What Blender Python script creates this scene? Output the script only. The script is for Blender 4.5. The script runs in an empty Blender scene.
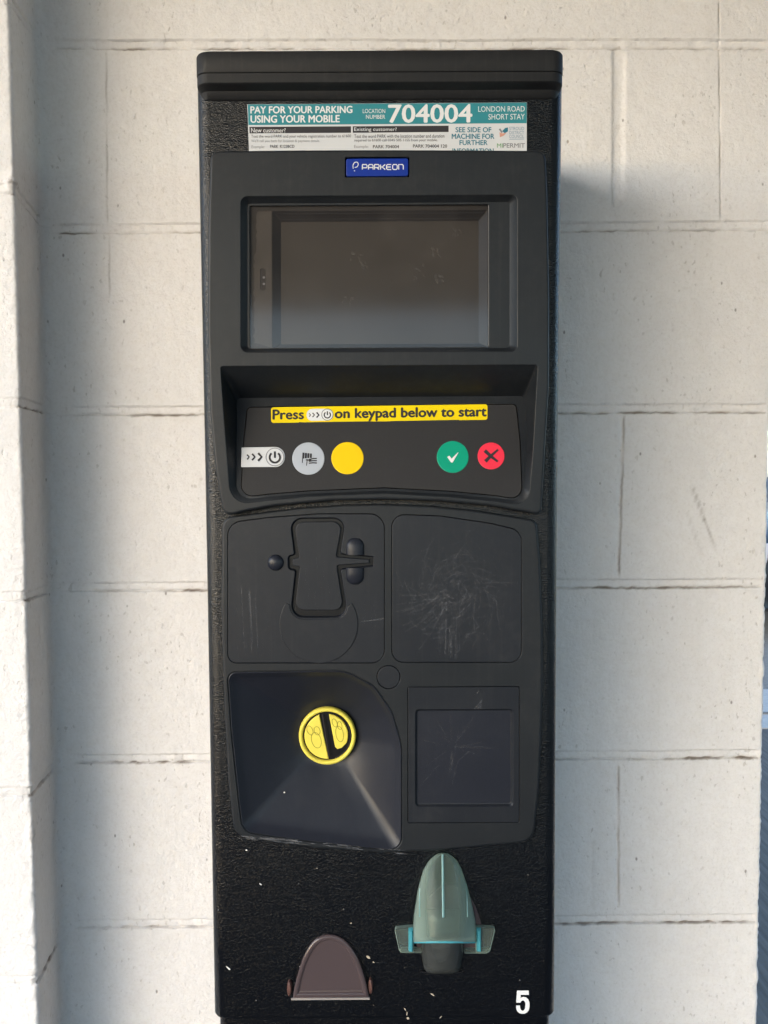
import bpy, bmesh, math, random
import numpy as np
from mathutils import Vector, Matrix, noise
from mathutils.geometry import delaunay_2d_cdt

R = math.radians
random.seed(7)
scene = bpy.context.scene
col = scene.collection

# ------------------------------------------------------------------ camera
F = 800.0
CAM = Vector((0.0, 0.0, 1.28))
PITCH, ROLL = R(3.0), R(-0.28)
CR = (Matrix.Rotation(R(90) - PITCH, 3, 'X') @ Matrix.Rotation(ROLL, 3, 'Z'))
cd = bpy.data.cameras.new('camera')
cam = bpy.data.objects.new('camera', cd)
cam.matrix_world = Matrix.Translation(CAM) @ CR.to_4x4()
cd.sensor_fit = 'VERTICAL'
cd.sensor_height = 24.0
cd.sensor_width = 18.0
cd.lens = 24.0 * F / 1024.0
cd.clip_start = 0.01
cd.clip_end = 500
col.objects.link(cam)
scene.camera = cam

def P(px, py, Y):
    """point of the vertical plane y = Y that was measured at (px, py) on the photograph"""
    d = CR @ Vector(((px - 384) / F, -(py - 512) / F, -1.0))
    return CAM + d * (Y / d.y)

Y_WALL, Y_BODY, Y_UP, Y_LOW = 1.0, 0.75, 0.735, 0.741

def S(Y):
    def f(px, py, dy=0.0):
        p = P(px, py, Y)
        return Vector((p.x, p.y + dy, p.z))
    return f
BODY, UP, LOW = S(Y_BODY), S(Y_UP), S(Y_LOW)

# ------------------------------------------------------------------ materials
def new_mat(name):
    m = bpy.data.materials.new(name)
    m.use_nodes = True
    nt = m.node_tree
    return m, nt, nt.nodes['Principled BSDF'], nt.nodes['Material Output']

def N(nt, typ, **kw):
    n = nt.nodes.new(typ)
    for k, v in kw.items():
        setattr(n, k, v)
    return n

def lk(nt, a, b):
    nt.links.new(a, b)

def objco(nt, scale=(1, 1, 1)):
    tc = N(nt, 'ShaderNodeTexCoord')
    mp = N(nt, 'ShaderNodeMapping')
    mp.inputs['Scale'].default_value = scale
    lk(nt, tc.outputs['Object'], mp.inputs['Vector'])
    return mp.outputs['Vector']

def noise_tex(nt, vec, scale, detail=3, rough=0.5):
    n = N(nt, 'ShaderNodeTexNoise')
    n.inputs['Scale'].default_value = scale
    n.inputs['Detail'].default_value = detail
    n.inputs['Roughness'].default_value = rough
    lk(nt, vec, n.inputs['Vector'])
    return n.outputs['Fac']

def ramp(nt, fac, stops):
    r = N(nt, 'ShaderNodeValToRGB')
    el = r.color_ramp.elements
    while len(el) < len(stops):
        el.new(0.5)
    for e, (p, c) in zip(el, stops):
        e.position = p
        e.color = (c, c, c, 1) if isinstance(c, (int, float)) else (*c, 1)
    lk(nt, fac, r.inputs['Fac'])
    return r.outputs['Color']

def mixc(nt, fac, a, b, blend='MIX'):
    m = N(nt, 'ShaderNodeMix', data_type='RGBA', blend_type=blend)
    for sock, v in ((m.inputs[0], fac), (m.inputs[6], a), (m.inputs[7], b)):
        if isinstance(v, (int, float)):
            sock.default_value = v if sock == m.inputs[0] else (v, v, v, 1)
        elif isinstance(v, tuple):
            sock.default_value = (*v, 1)
        else:
            lk(nt, v, sock)
    return m.outputs[2]

def bump(nt, h, strength, dist, normal=None):
    b = N(nt, 'ShaderNodeBump')
    b.inputs['Strength'].default_value = strength
    b.inputs['Distance'].default_value = dist
    lk(nt, h, b.inputs['Height'])
    if normal is not None:
        lk(nt, normal, b.inputs['Normal'])
    return b.outputs['Normal']

def plain(name, c, rough=0.5, metal=0.0, spec=0.28, coat=0.0, var=0.0, bmp=0.0, bscale=900):
    m, nt, b, o = new_mat(name)
    b.inputs['Base Color'].default_value = (*c, 1)
    b.inputs['Roughness'].default_value = rough
    b.inputs['Metallic'].default_value = metal
    b.inputs['Specular IOR Level'].default_value = spec
    b.inputs['Coat Weight'].default_value = coat
    v = objco(nt)
    if var:
        n = noise_tex(nt, v, 60, 5, 0.6)
        f = ramp(nt, n, [(0.3, 1 - var), (0.7, 1 + var)])
        lk(nt, mixc(nt, 1.0, c, f, 'MULTIPLY'), b.inputs['Base Color'])
    if bmp:
        lk(nt, bump(nt, noise_tex(nt, v, bscale, 2), bmp, 0.0004), b.inputs['Normal'])
    return m

# moulded charcoal plastic: fine grain, dust, rub marks
def plastic(name, c, rough=0.5, dust=0.5):
    m, nt, b, o = new_mat(name)
    v = objco(nt)
    grain = noise_tex(nt, v, 1600, 2, 0.5)
    big = noise_tex(nt, v, 14, 6, 0.65)
    mid = noise_tex(nt, v, 90, 6, 0.7)
    sv = objco(nt, (260, 260, 7))
    streak = noise_tex(nt, sv, 1.0, 3, 0.6)
    d = ramp(nt, big, [(0.38, 0.0), (0.75, 1.0)])
    d2 = ramp(nt, mid, [(0.45, 0.0), (0.8, 1.0)])
    d3 = ramp(nt, streak, [(0.55, 0.0), (0.85, 1.0)])
    a = mixc(nt, 1.0, d, d2, 'MULTIPLY')
    a = mixc(nt, 0.45, a, d3, 'ADD')
    fm = N(nt, 'ShaderNodeMath', operation='MULTIPLY')
    lk(nt, a, fm.inputs[0]); fm.inputs[1].default_value = 0.16 * dust
    cg = mixc(nt, 1.0, c, ramp(nt, grain, [(0.3, 0.86), (0.7, 1.14)]), 'MULTIPLY')
    lk(nt, mixc(nt, fm.outputs[0], cg, (0.20, 0.195, 0.185)), b.inputs['Base Color'])
    lk(nt, ramp(nt, big, [(0.3, rough - 0.05), (0.7, rough + 0.09)]), b.inputs['Roughness'])
    b.inputs['Specular IOR Level'].default_value = 0.32
    lk(nt, bump(nt, grain, 0.25, 0.0002), b.inputs['Normal'])
    return m

# hammered (orange-peel) black powder coat
def hammered():
    m, nt, b, o = new_mat('hammered_black_paint')
    v = objco(nt)
    vo = N(nt, 'ShaderNodeTexVoronoi', feature='SMOOTH_F1')
    vo.inputs['Scale'].default_value = 1100
    vo.inputs['Smoothness'].default_value = 0.6
    nd = N(nt, 'ShaderNodeTexNoise')
    nd.inputs['Scale'].default_value = 420
    lk(nt, v, nd.inputs['Vector'])
    ad = mixc(nt, 0.0015, v, nd.outputs['Color'], 'ADD')
    lk(nt, ad, vo.inputs['Vector'])
    n2 = noise_tex(nt, v, 900, 3, 0.6)
    h = mixc(nt, 0.35, vo.outputs['Distance'], n2)
    big = noise_tex(nt, v, 9, 4, 0.6)
    lk(nt, mixc(nt, ramp(nt, big, [(0.35, 0.0), (0.7, 1.0)]), (0.0014, 0.0018, 0.0032), (0.0022, 0.0027, 0.0042)), b.inputs['Base Color'])
    b.inputs['Roughness'].default_value = 0.14
    b.inputs['Specular IOR Level'].default_value = 0.25
    nrm = bump(nt, h, 0.45, 0.0012)
    lk(nt, nrm, b.inputs['Normal'])
    b.inputs['Coat Weight'].default_value = 0.25
    b.inputs['Coat Roughness'].default_value = 0.04
    lk(nt, nrm, b.inputs['Coat Normal'])
    return m

# thick cream masonry paint over fair-faced blocks; attribute 'dirt' darkens the joint edges
def wall_paint():
    m, nt, b, o = new_mat('painted_blockwork')
    v = objco(nt)
    at = N(nt, 'ShaderNodeAttribute', attribute_name='dirt')
    fine = noise_tex(nt, v, 240, 4, 0.7)
    med = noise_tex(nt, v, 85, 5, 0.6)
    big = noise_tex(nt, v, 3.2, 5, 0.55)
    pitv = objco(nt, (1.0, 1.0, 0.62))
    pn = noise_tex(nt, pitv, 190, 2, 0.4)
    pits = ramp(nt, pn, [(0.655, 0.0), (0.70, 1.0)])
    pm = noise_tex(nt, v, 11, 3, 0.5)
    pmask = ramp(nt, pm, [(0.40, 0.12), (0.62, 1.0)])
    pit = mixc(nt, 1.0, pits, pmask, 'MULTIPLY')
    vv = N(nt, 'ShaderNodeTexVoronoi')
    vv.inputs['Scale'].default_value = 42
    lk(nt, pitv, vv.inputs['Vector'])
    dot = ramp(nt, vv.outputs['Distance'], [(0.035, 1.0), (0.075, 0.0)])
    vc = N(nt, 'ShaderNodeSeparateColor')
    lk(nt, vv.outputs['Color'], vc.inputs['Color'])
    dsel = ramp(nt, vc.outputs['Red'], [(0.60, 0.0), (0.64, 1.0)])
    dot = mixc(nt, 1.0, dot, dsel, 'MULTIPLY')
    base = mixc(nt, ramp(nt, big, [(0.3, 0.0), (0.7, 1.0)]), (0.745, 0.728, 0.728), (0.805, 0.79, 0.792))
    base = mixc(nt, ramp(nt, med, [(0.35, 0.0), (0.75, 0.16)]), base, (0.55, 0.50, 0.45))
    base = mixc(nt, ramp(nt, fine, [(0.30, 0.22), (0.52, 0.0)]), base, (0.50, 0.46, 0.42))
    streak = noise_tex(nt, objco(nt, (30, 30, 1.2)), 1.0, 4, 0.55)
    base = mixc(nt, ramp(nt, streak, [(0.52, 0.0), (0.85, 0.22)]), base, (0.60, 0.585, 0.56))
    base = mixc(nt, mixc(nt, 1.0, pit, 0.36, 'MULTIPLY'), base, (0.34, 0.30, 0.27))
    base = mixc(nt, mixc(nt, 1.0, dot, 0.72, 'MULTIPLY'), base, (0.20, 0.17, 0.15))
    base = mixc(nt, at.outputs['Fac'], base, (0.17, 0.125, 0.09))
    lk(nt, base, b.inputs['Base Color'])
    b.inputs['Roughness'].default_value = 0.62
    b.inputs['Specular IOR Level'].default_value = 0.3
    n1 = bump(nt, fine, 0.55, 0.0018)
    n2 = bump(nt, med, 0.45, 0.004, n1)
    inv = ramp(nt, mixc(nt, 1.0, pit, dot, 'ADD'), [(0.0, 1.0), (1.0, 0.0)])
    lk(nt, bump(nt, inv, 0.5, 0.0012, n2), b.inputs['Normal'])
    return m

def scuff_mat(name, c, alpha):
    m, nt, b, o = new_mat(name)
    b.inputs['Base Color'].default_value = (*c, 1)
    b.inputs['Roughness'].default_value = 0.6
    tr = N(nt, 'ShaderNodeBsdfTransparent')
    mx = N(nt, 'ShaderNodeMixShader')
    v = objco(nt)
    n = noise_tex(nt, v, 500, 3, 0.6)
    lk(nt, ramp(nt, n, [(0.35, 0.0), (0.65, alpha)]), mx.inputs[0])
    lk(nt, tr.outputs[0], mx.inputs[1])
    lk(nt, b.outputs[0], mx.inputs[2])
    lk(nt, mx.outputs[0], o.inputs['Surface'])
    return m

def thin_glass(name, tint, spec_rough=0.02, extra=0.0, haze=None):
    m, nt, b, o = new_mat(name)
    tr = N(nt, 'ShaderNodeBsdfTransparent')
    tr.inputs['Color'].default_value = (*tint, 1)
    gl = N(nt, 'ShaderNodeBsdfGlossy')
    gl.inputs['Roughness'].default_value = spec_rough
    fr = N(nt, 'ShaderNodeFresnel')
    fr.inputs['IOR'].default_value = 1.45
    ad = N(nt, 'ShaderNodeMath', operation='ADD')
    lk(nt, fr.outputs[0], ad.inputs[0]); ad.inputs[1].default_value = extra
    mx = N(nt, 'ShaderNodeMixShader')
    lk(nt, ad.outputs[0], mx.inputs[0])
    if haze:
        df = N(nt, 'ShaderNodeBsdfDiffuse')
        df.inputs['Color'].default_value = (*haze[0], 1)
        m2 = N(nt, 'ShaderNodeMixShader')
        v = objco(nt)
        sm = noise_tex(nt, v, 26, 5, 0.65)
        lk(nt, ramp(nt, sm, [(0.35, haze[1] * 0.5), (0.62, haze[1]), (0.8, haze[1] * 2.2)]), m2.inputs[0])
        lk(nt, tr.outputs[0], m2.inputs[1]); lk(nt, df.outputs[0], m2.inputs[2])
        lk(nt, m2.outputs[0], mx.inputs[1])
    else:
        lk(nt, tr.outputs[0], mx.inputs[1])
    lk(nt, gl.outputs[0], mx.inputs[2])
    lk(nt, mx.outputs[0], o.inputs['Surface'])
    return m

def translucent(name, c, see=0.3, rough=0.3, diff=0.5, edge=None):
    m, nt, b, o = new_mat(name)
    b.inputs['Base Color'].default_value = (*c, 1)
    b.inputs['Roughness'].default_value = rough
    tl = N(nt, 'ShaderNodeBsdfTranslucent')
    tl.inputs['Color'].default_value = (*[min(1, x * 1.15) for x in c], 1)
    tr = N(nt, 'ShaderNodeBsdfTransparent')
    tr.inputs['Color'].default_value = (*[min(1, x * 0.5 + 0.5) for x in c], 1)
    m1 = N(nt, 'ShaderNodeMixShader'); m1.inputs[0].default_value = 1 - diff
    lk(nt, b.outputs[0], m1.inputs[1]); lk(nt, tl.outputs[0], m1.inputs[2])
    m2 = N(nt, 'ShaderNodeMixShader'); m2.inputs[0].default_value = see
    if edge is not None:      # thin wall: clear face-on, milky where seen edge-on
        lw = N(nt, 'ShaderNodeLayerWeight'); lw.inputs['Blend'].default_value = 0.35
        mr = N(nt, 'ShaderNodeMapRange')
        mr.inputs['From Min'].default_value = 0.0; mr.inputs['From Max'].default_value = 0.65
        mr.inputs['To Min'].default_value = see; mr.inputs['To Max'].default_value = edge
        lk(nt, lw.outputs['Facing'], mr.inputs['Value']); lk(nt, mr.outputs[0], m2.inputs[0])
    lk(nt, m1.outputs[0], m2.inputs[1]); lk(nt, tr.outputs[0], m2.inputs[2])
    lk(nt, m2.outputs[0], o.inputs['Surface'])
    return m

M = {}
M['plastic'] = plastic('charcoal_plastic', (0.011, 0.013, 0.016), 0.44, 0.45)
M['plate'] = plastic('plate_plastic', (0.010, 0.012, 0.017), 0.44, 0.5)
M['deep'] = plastic('chute_plastic', (0.014, 0.016, 0.024), 0.38, 0.2)
M['lid'] = plastic('lid_plastic', (0.013, 0.013, 0.014), 0.55, 0.7)
M['keypad'] = plastic('keypad_foil', (0.024, 0.023, 0.024), 0.55, 0.2)
M['hammer'] = hammered()
M['wall'] = wall_paint()
M['black'] = plain('black_plastic', (0.006, 0.006, 0.007), 0.35)
M['gap'] = plain('dark_gap', (0.004, 0.004, 0.004), 0.8)
M['teal'] = plain('teal_print', (0.035, 0.235, 0.275), 0.4)
M['white'] = plain('white_print', (0.72, 0.73, 0.74), 0.4)
M['paper'] = plain('sticker_white', (0.62, 0.63, 0.65), 0.4)
M['ink'] = plain('dark_ink', (0.035, 0.032, 0.036), 0.45)
M['greyink'] = plain('grey_ink', (0.22, 0.22, 0.24), 0.45)
M['blueink'] = plain('blue_grey_ink', (0.16, 0.26, 0.36), 0.45)
M['tealink'] = plain('teal_ink', (0.03, 0.17, 0.24), 0.45)
M['green_l'] = plain('leaf_green_ink', (0.15, 0.33, 0.16), 0.45)
M['salmon'] = plain('salmon_ink', (0.62, 0.32, 0.24), 0.45)
M['blue'] = plain('blue_badge', (0.008, 0.032, 0.27), 0.3, coat=0.1)
M['yellow'] = plain('yellow_label', (0.82, 0.61, 0.0), 0.5)
M['yellowdot'] = plain('yellow_button', (0.84, 0.55, 0.0), 0.5)
M['knob'] = plain('yellow_plastic', (0.78, 0.66, 0.10), 0.38, var=0.08)
M['knobline'] = plain('engraved_line', (0.20, 0.17, 0.02), 0.6)
M['greydot'] = plain('grey_button', (0.42, 0.45, 0.50), 0.45)
M['greendot'] = plain('green_button', (0.0, 0.30, 0.18), 0.5)
M['reddot'] = plain('red_button', (0.80, 0.035, 0.07), 0.45)
M['scratch'] = scuff_mat('light_scratch', (0.24, 0.24, 0.26), 0.17)
M['scratch2'] = scuff_mat('white_scuff', (0.36, 0.36, 0.38), 0.32)
M['smudge'] = scuff_mat('greasy_smudge', (0.30, 0.28, 0.26), 0.10)
M['chip'] = plain('paint_chip', (0.70, 0.68, 0.63), 0.7)
M['chip2'] = plain('tan_chip', (0.42, 0.36, 0.28), 0.7)
M['glass'] = thin_glass('screen_glass', (0.80, 0.78, 0.75), 0.09, -0.006, ((0.27, 0.24, 0.22), 0.085))
M['lcd'] = plain('display_panel', (0.046, 0.039, 0.034), 0.35)
M['bezel'] = plain('display_bezel', (0.026, 0.022, 0.022), 0.4)
M['bezel_l'] = plain('display_chamfer', (0.018, 0.018, 0.022), 0.3)
M['strip'] = plain('sensor_strip', (0.070, 0.062, 0.058), 0.5, var=0.15)
M['steel'] = plain('lip_metal', (0.62, 0.56, 0.52), 0.3, metal=0.6)
M['brown'] = translucent('smoked_brown_plastic', (0.115, 0.085, 0.09), 0.25, 0.16, 0.8)
M['brownd'] = plain('brown_plastic', (0.10, 0.05, 0.042), 0.35)
M['aqua'] = translucent('aqua_plastic', (0.50, 0.62, 0.56), 0.86, 0.10, 0.5, 0.22)
M['aquae'] = translucent('aqua_edge_plastic', (0.12, 0.52, 0.62), 0.12, 0.2, 0.6)
M['aqual'] = translucent('aqua_rib_plastic', (0.45, 0.70, 0.70), 0.15, 0.25, 0.6)
M['cup'] = thin_glass('clear_cup_plastic', (0.50, 0.53, 0.52), 0.10, 0.03, ((0.36, 0.39, 0.38), 0.16))

# ------------------------------------------------------------------ object helpers
ROOT = {}
def tag(o, label=None, cat=None, group=None, kind=None):
    if label: o['label'] = label
    if cat: o['category'] = cat
    if group: o['group'] = group
    if kind: o['kind'] = kind
    return o

def empty(name, loc):
    o = bpy.data.objects.new(name, None)
    o.empty_display_size = 0.1
    o.location = loc
    col.objects.link(o)
    return o

def origin_of(o):
    v = Vector((0, 0, 0))
    while o is not None:
        v += o.location
        o = o.parent
    return v

class MB:
    def __init__(self):
        self.v, self.f, self.m, self.mats, self.flat = [], [], [], [], set()
    def mi(self, mat):
        if mat not in self.mats:
            self.mats.append(mat)
        return self.mats.index(mat)
    def add(self, vs, fs, mat):
        k = len(self.v)
        self.v += [Vector(p) for p in vs]
        i = self.mi(mat)
        for f in fs:
            self.f.append([k + a for a in f]); self.m.append(i)
    def loft(self, rings, mat, closed=True, cap0=False, cap1=False):
        n = len(rings[0])
        vs = [p for r in rings for p in r]
        fs = []
        for j in range(len(rings) - 1):
            for i in range(n if closed else n - 1):
                a, b = j * n + i, j * n + (i + 1) % n
                fs.append([a, b, b + n, a + n])
        if cap0: fs.append(list(range(n))[::-1])
        if cap1: fs.append([(len(rings) - 1) * n + i for i in range(n)])
        self.add(vs, fs, mat)
    def sheet(self, outer, holes, fn, mat):
        pts, edges = [], []
        for loop in [outer] + holes:
            k = len(pts); n = len(loop)
            pts += [Vector((p[0], p[1])) for p in loop]
            edges += [(k + i, k + (i + 1) % n) for i in range(n)]
        vo, eo, fo, _, _, _ = delaunay_2d_cdt(pts, edges, [], 0, 1e-6)
        fs = []
        for f in fo:
            c = sum((vo[i] for i in f), Vector((0, 0))) / len(f)
            if inside(c, outer) and not any(inside(c, h) for h in holes):
                fs.append(list(f))
        k0 = len(self.f)
        self.add([fn(p.x, p.y) for p in vo], fs, mat)
        self.flat.update(range(k0, len(self.f)))
    def ribbon(self, pts, w, fn, mat):
        """thin printed or scratched line along pixel points"""
        L, Rr = [], []
        n = len(pts)
        for i, p in enumerate(pts):
            a = Vector(pts[max(i - 1, 0)]); b = Vector(pts[min(i + 1, n - 1)])
            d = (b - a)
            if d.length < 1e-9: d = Vector((1, 0))
            d.normalize()
            ww = w if not callable(w) else w(i / (n - 1))
            L.append(fn(p[0] - d.y * ww / 2, p[1] + d.x * ww / 2))
            Rr.append(fn(p[0] + d.y * ww / 2, p[1] - d.x * ww / 2))
        self.loft([L, Rr], mat, closed=False)
    def box(self, x0, x1, y0, y1, z0, z1, mat):
        vs = [(x, y, z) for x in (x0, x1) for y in (y0, y1) for z in (z0, z1)]
        self.add(vs, [(0, 1, 3, 2), (4, 6, 7, 5), (0, 4, 5, 1), (2, 3, 7, 6), (0, 2, 6, 4), (1, 5, 7, 3)], mat)
    def build(self, name, parent=None, smooth=30, merge=True, solid=None):
        me = bpy.data.meshes.new(name)
        o = origin_of(parent)
        me.from_pydata([p - o for p in self.v], [], self.f)
        for mt in self.mats:
            me.materials.append(mt)
        me.polygons.foreach_set('material_index', self.m)
        me.polygons.foreach_set('use_smooth', [bool(smooth) and i not in self.flat for i in range(len(self.f))])
        bm = bmesh.new(); bm.from_mesh(me)
        if merge:
            bmesh.ops.remove_doubles(bm, verts=bm.verts, dist=2e-6)
        bmesh.ops.recalc_face_normals(bm, faces=bm.faces)
        bm.to_mesh(me); bm.free()
        if smooth:
            keep = [p.use_smooth for p in me.polygons]
            me.set_sharp_from_angle(angle=R(smooth))
            me.polygons.foreach_set('use_smooth', keep)
            me.update()
        ob = bpy.data.objects.new(name, me)
        col.objects.link(ob)
        if parent is not None:
            ob.parent = parent
        if solid:
            md = ob.modifiers.new('thickness', 'SOLIDIFY')
            md.thickness = solid; md.offset = 0
        return ob

def inside(p, loop):
    x, y = p[0], p[1]
    r = False
    n = len(loop)
    j = n - 1
    for i in range(n):
        xi, yi = loop[i][0], loop[i][1]; xj, yj = loop[j][0], loop[j][1]
        if (yi > y) != (yj > y) and x < (xj - xi) * (y - yi) / (yj - yi) + xi:
            r = not r
        j = i
    return r

def rp(pts, seg=7):
    """rounded polygon from (x, y, radius)"""
    out = []
    n = len(pts)
    for i in range(n):
        x, y, r = pts[i]
        p = Vector((x, y)); a = Vector(pts[i - 1][:2]); b = Vector(pts[(i + 1) % n][:2])
        if r <= 0:
            out.append((x, y)); continue
        u = (a - p).normalized(); w = (b - p).normalized()
        ang = u.angle(w)
        if ang > 3.10:
            t = min(r * 0.2, (a - p).length * 0.3, (b - p).length * 0.3)
            for k in range(seg + 1):
                q = -1 + 2 * k / seg
                e = p + (u * (-q) if q < 0 else w * q) * t
                out.append((e.x, e.y))
            continue
        t = min(r / math.tan(ang / 2), (a - p).length * 0.49, (b - p).length * 0.49)
        rr = t * math.tan(ang / 2)
        c = p + (u + w).normalized() * (rr / math.sin(ang / 2))
        s = p + u * t - c; e = p + w * t - c
        a0 = math.atan2(s.y, s.x); a1 = math.atan2(e.y, e.x)
        d = (a1 - a0 + math.pi) % (2 * math.pi) - math.pi
        for k in range(seg + 1):
            q = a0 + d * k / seg
            out.append((c.x + rr * math.cos(q), c.y + rr * math.sin(q)))
    return out

def area(l):
    return sum(l[i - 1][0] * l[i][1] - l[i][0] * l[i - 1][1] for i in range(len(l))) / 2

def off(loop, d):
    """inset (d > 0) a loop"""
    s = 1 if area(loop) > 0 else -1
    out = []; n = len(loop)
    for i in range(n):
        p = Vector(loop[i]); a = Vector(loop[i - 1]); b = Vector(loop[(i + 1) % n])
        e1 = (p - a); e2 = (b - p)
        if e1.length < 1e-6: e1 = e2
        if e2.length < 1e-6: e2 = e1
        e1 = e1.normalized(); e2 = e2.normalized()
        n1 = Vector((-e1.y, e1.x)) * s; n2 = Vector((-e2.y, e2.x)) * s
        m = n1 + n2
        if m.length < 1e-6: m = n1
        m.normalize()
        k = max(0.45, m.dot(n1))
        out.append(tuple(p + m * (d / k)))
    return out

def circ(cx, cy, rx, ry=None, n=48, rot=0.0):
    ry = rx if ry is None else ry
    o = []
    for i in range(n):
        a = 2 * math.pi * i / n
        x, y = rx * math.cos(a), ry * math.sin(a)
        o.append((cx + x * math.cos(rot) - y * math.sin(rot), cy + x * math.sin(rot) + y * math.cos(rot)))
    return o

def ring(loop, fn, dy=0.0):
    return [fn(p[0], p[1], dy) for p in loop]

def sm(pts, k=6, closed=False):
    """Catmull-Rom through pixel points"""
    P_ = [Vector(p) for p in pts]
    out = []
    n = len(P_)
    for i in range(n if closed else n - 1):
        p0 = P_[i - 1] if (closed or i > 0) else P_[0]
        p1 = P_[i]; p2 = P_[(i + 1) % n]
        p3 = P_[(i + 2) % n] if (closed or i + 2 < n) else P_[-1]
        for j in range(k):
            t = j / k
            out.append(tuple(0.5 * ((2 * p1) + (p2 - p0) * t + (2 * p0 - 5 * p1 + 4 * p2 - p3) * t * t + (3 * p1 - p0 - 3 * p2 + p3) * t ** 3)))
    if not closed:
        out.append(tuple(P_[-1]))
    return out

def wobble(fn, dy):
    return lambda x, y, d=0.0: fn(x, y, d + dy)

TXT = {}
def text_px(mb, s, x0, x1, y0, y1, fn, mat, bold=0.0, slant=0.0):
    """lettering whose inked box fills (x0..x1, y0..y1); slant = rise in px from left to right"""
    cu = bpy.data.curves.new('t', 'FONT')
    cu.body = s; cu.size = 1.0; cu.resolution_u = 3
    ob = bpy.data.objects.new('t', cu)
    col.objects.link(ob)
    dg = bpy.context.evaluated_depsgraph_get()
    me = bpy.data.meshes.new_from_object(ob.evaluated_get(dg))
    vs = [v.co.copy() for v in me.vertices]
    fs = [list(p.vertices) for p in me.polygons]
    bpy.data.objects.remove(ob); bpy.data.curves.remove(cu); bpy.data.meshes.remove(me)
    ax, bx = min(v.x for v in vs), max(v.x for v in vs)
    ay, by = min(v.y for v in vs), max(v.y for v in vs)
    q = []
    for v in vs:
        u = (v.x - ax) / (bx - ax); w = (v.y - ay) / (by - ay)
        q.append(fn(x0 + u * (x1 - x0), y1 + w * (y0 - y1) - slant * u))
    mb.add(q, fs, mat)
    if bold:      # heavier weight: the same letters struck again a hair to either side
        sh = bold * (y1 - y0) * 1.1
        for k, (sx, sy) in enumerate(((sh, 0), (-sh, 0), (0, sh * .8), (0, -sh * .8))):
            q = []
            for v in vs:
                u = (v.x - ax) / (bx - ax); w = (v.y - ay) / (by - ay)
                q.append(fn(x0 + u * (x1 - x0) + sx, y1 + w * (y0 - y1) - slant * u + sy) + Vector((0, 4e-6 * (k + 1), 0)))
            mb.add(q, fs, mat)

def bevel_in(mb, loop, fn, mat, r=1.0, d=0.0, seg=3):
    """rings of a rounded lip from the wall line (loop) to the face (loop inset r); returns face loop"""
    rings = []
    for k in range(seg + 1):
        a = math.pi / 2 * k / seg
        rings.append(ring(off(loop, r * (1 - math.cos(a))), fn, d + r * 0.00092 * (1 - math.sin(a))))
    mb.loft(rings, mat)
    return off(loop, r)

def plate(mb, loop, fn, mat, top=0.0, depth=0.004, r=0.8, holes=(), seg=3):
    """slab with a rounded edge: face at dy = top, wall down to dy = top + depth"""
    g = wobble(fn, top)
    face = bevel_in(mb, loop, g, mat, r, 0.0, seg)
    mb.loft([ring(loop, g, r * 0.00092), ring(loop, g, depth)], mat)
    mb.sheet(face, list(holes), lambda x, y: g(x, y), mat)

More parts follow.
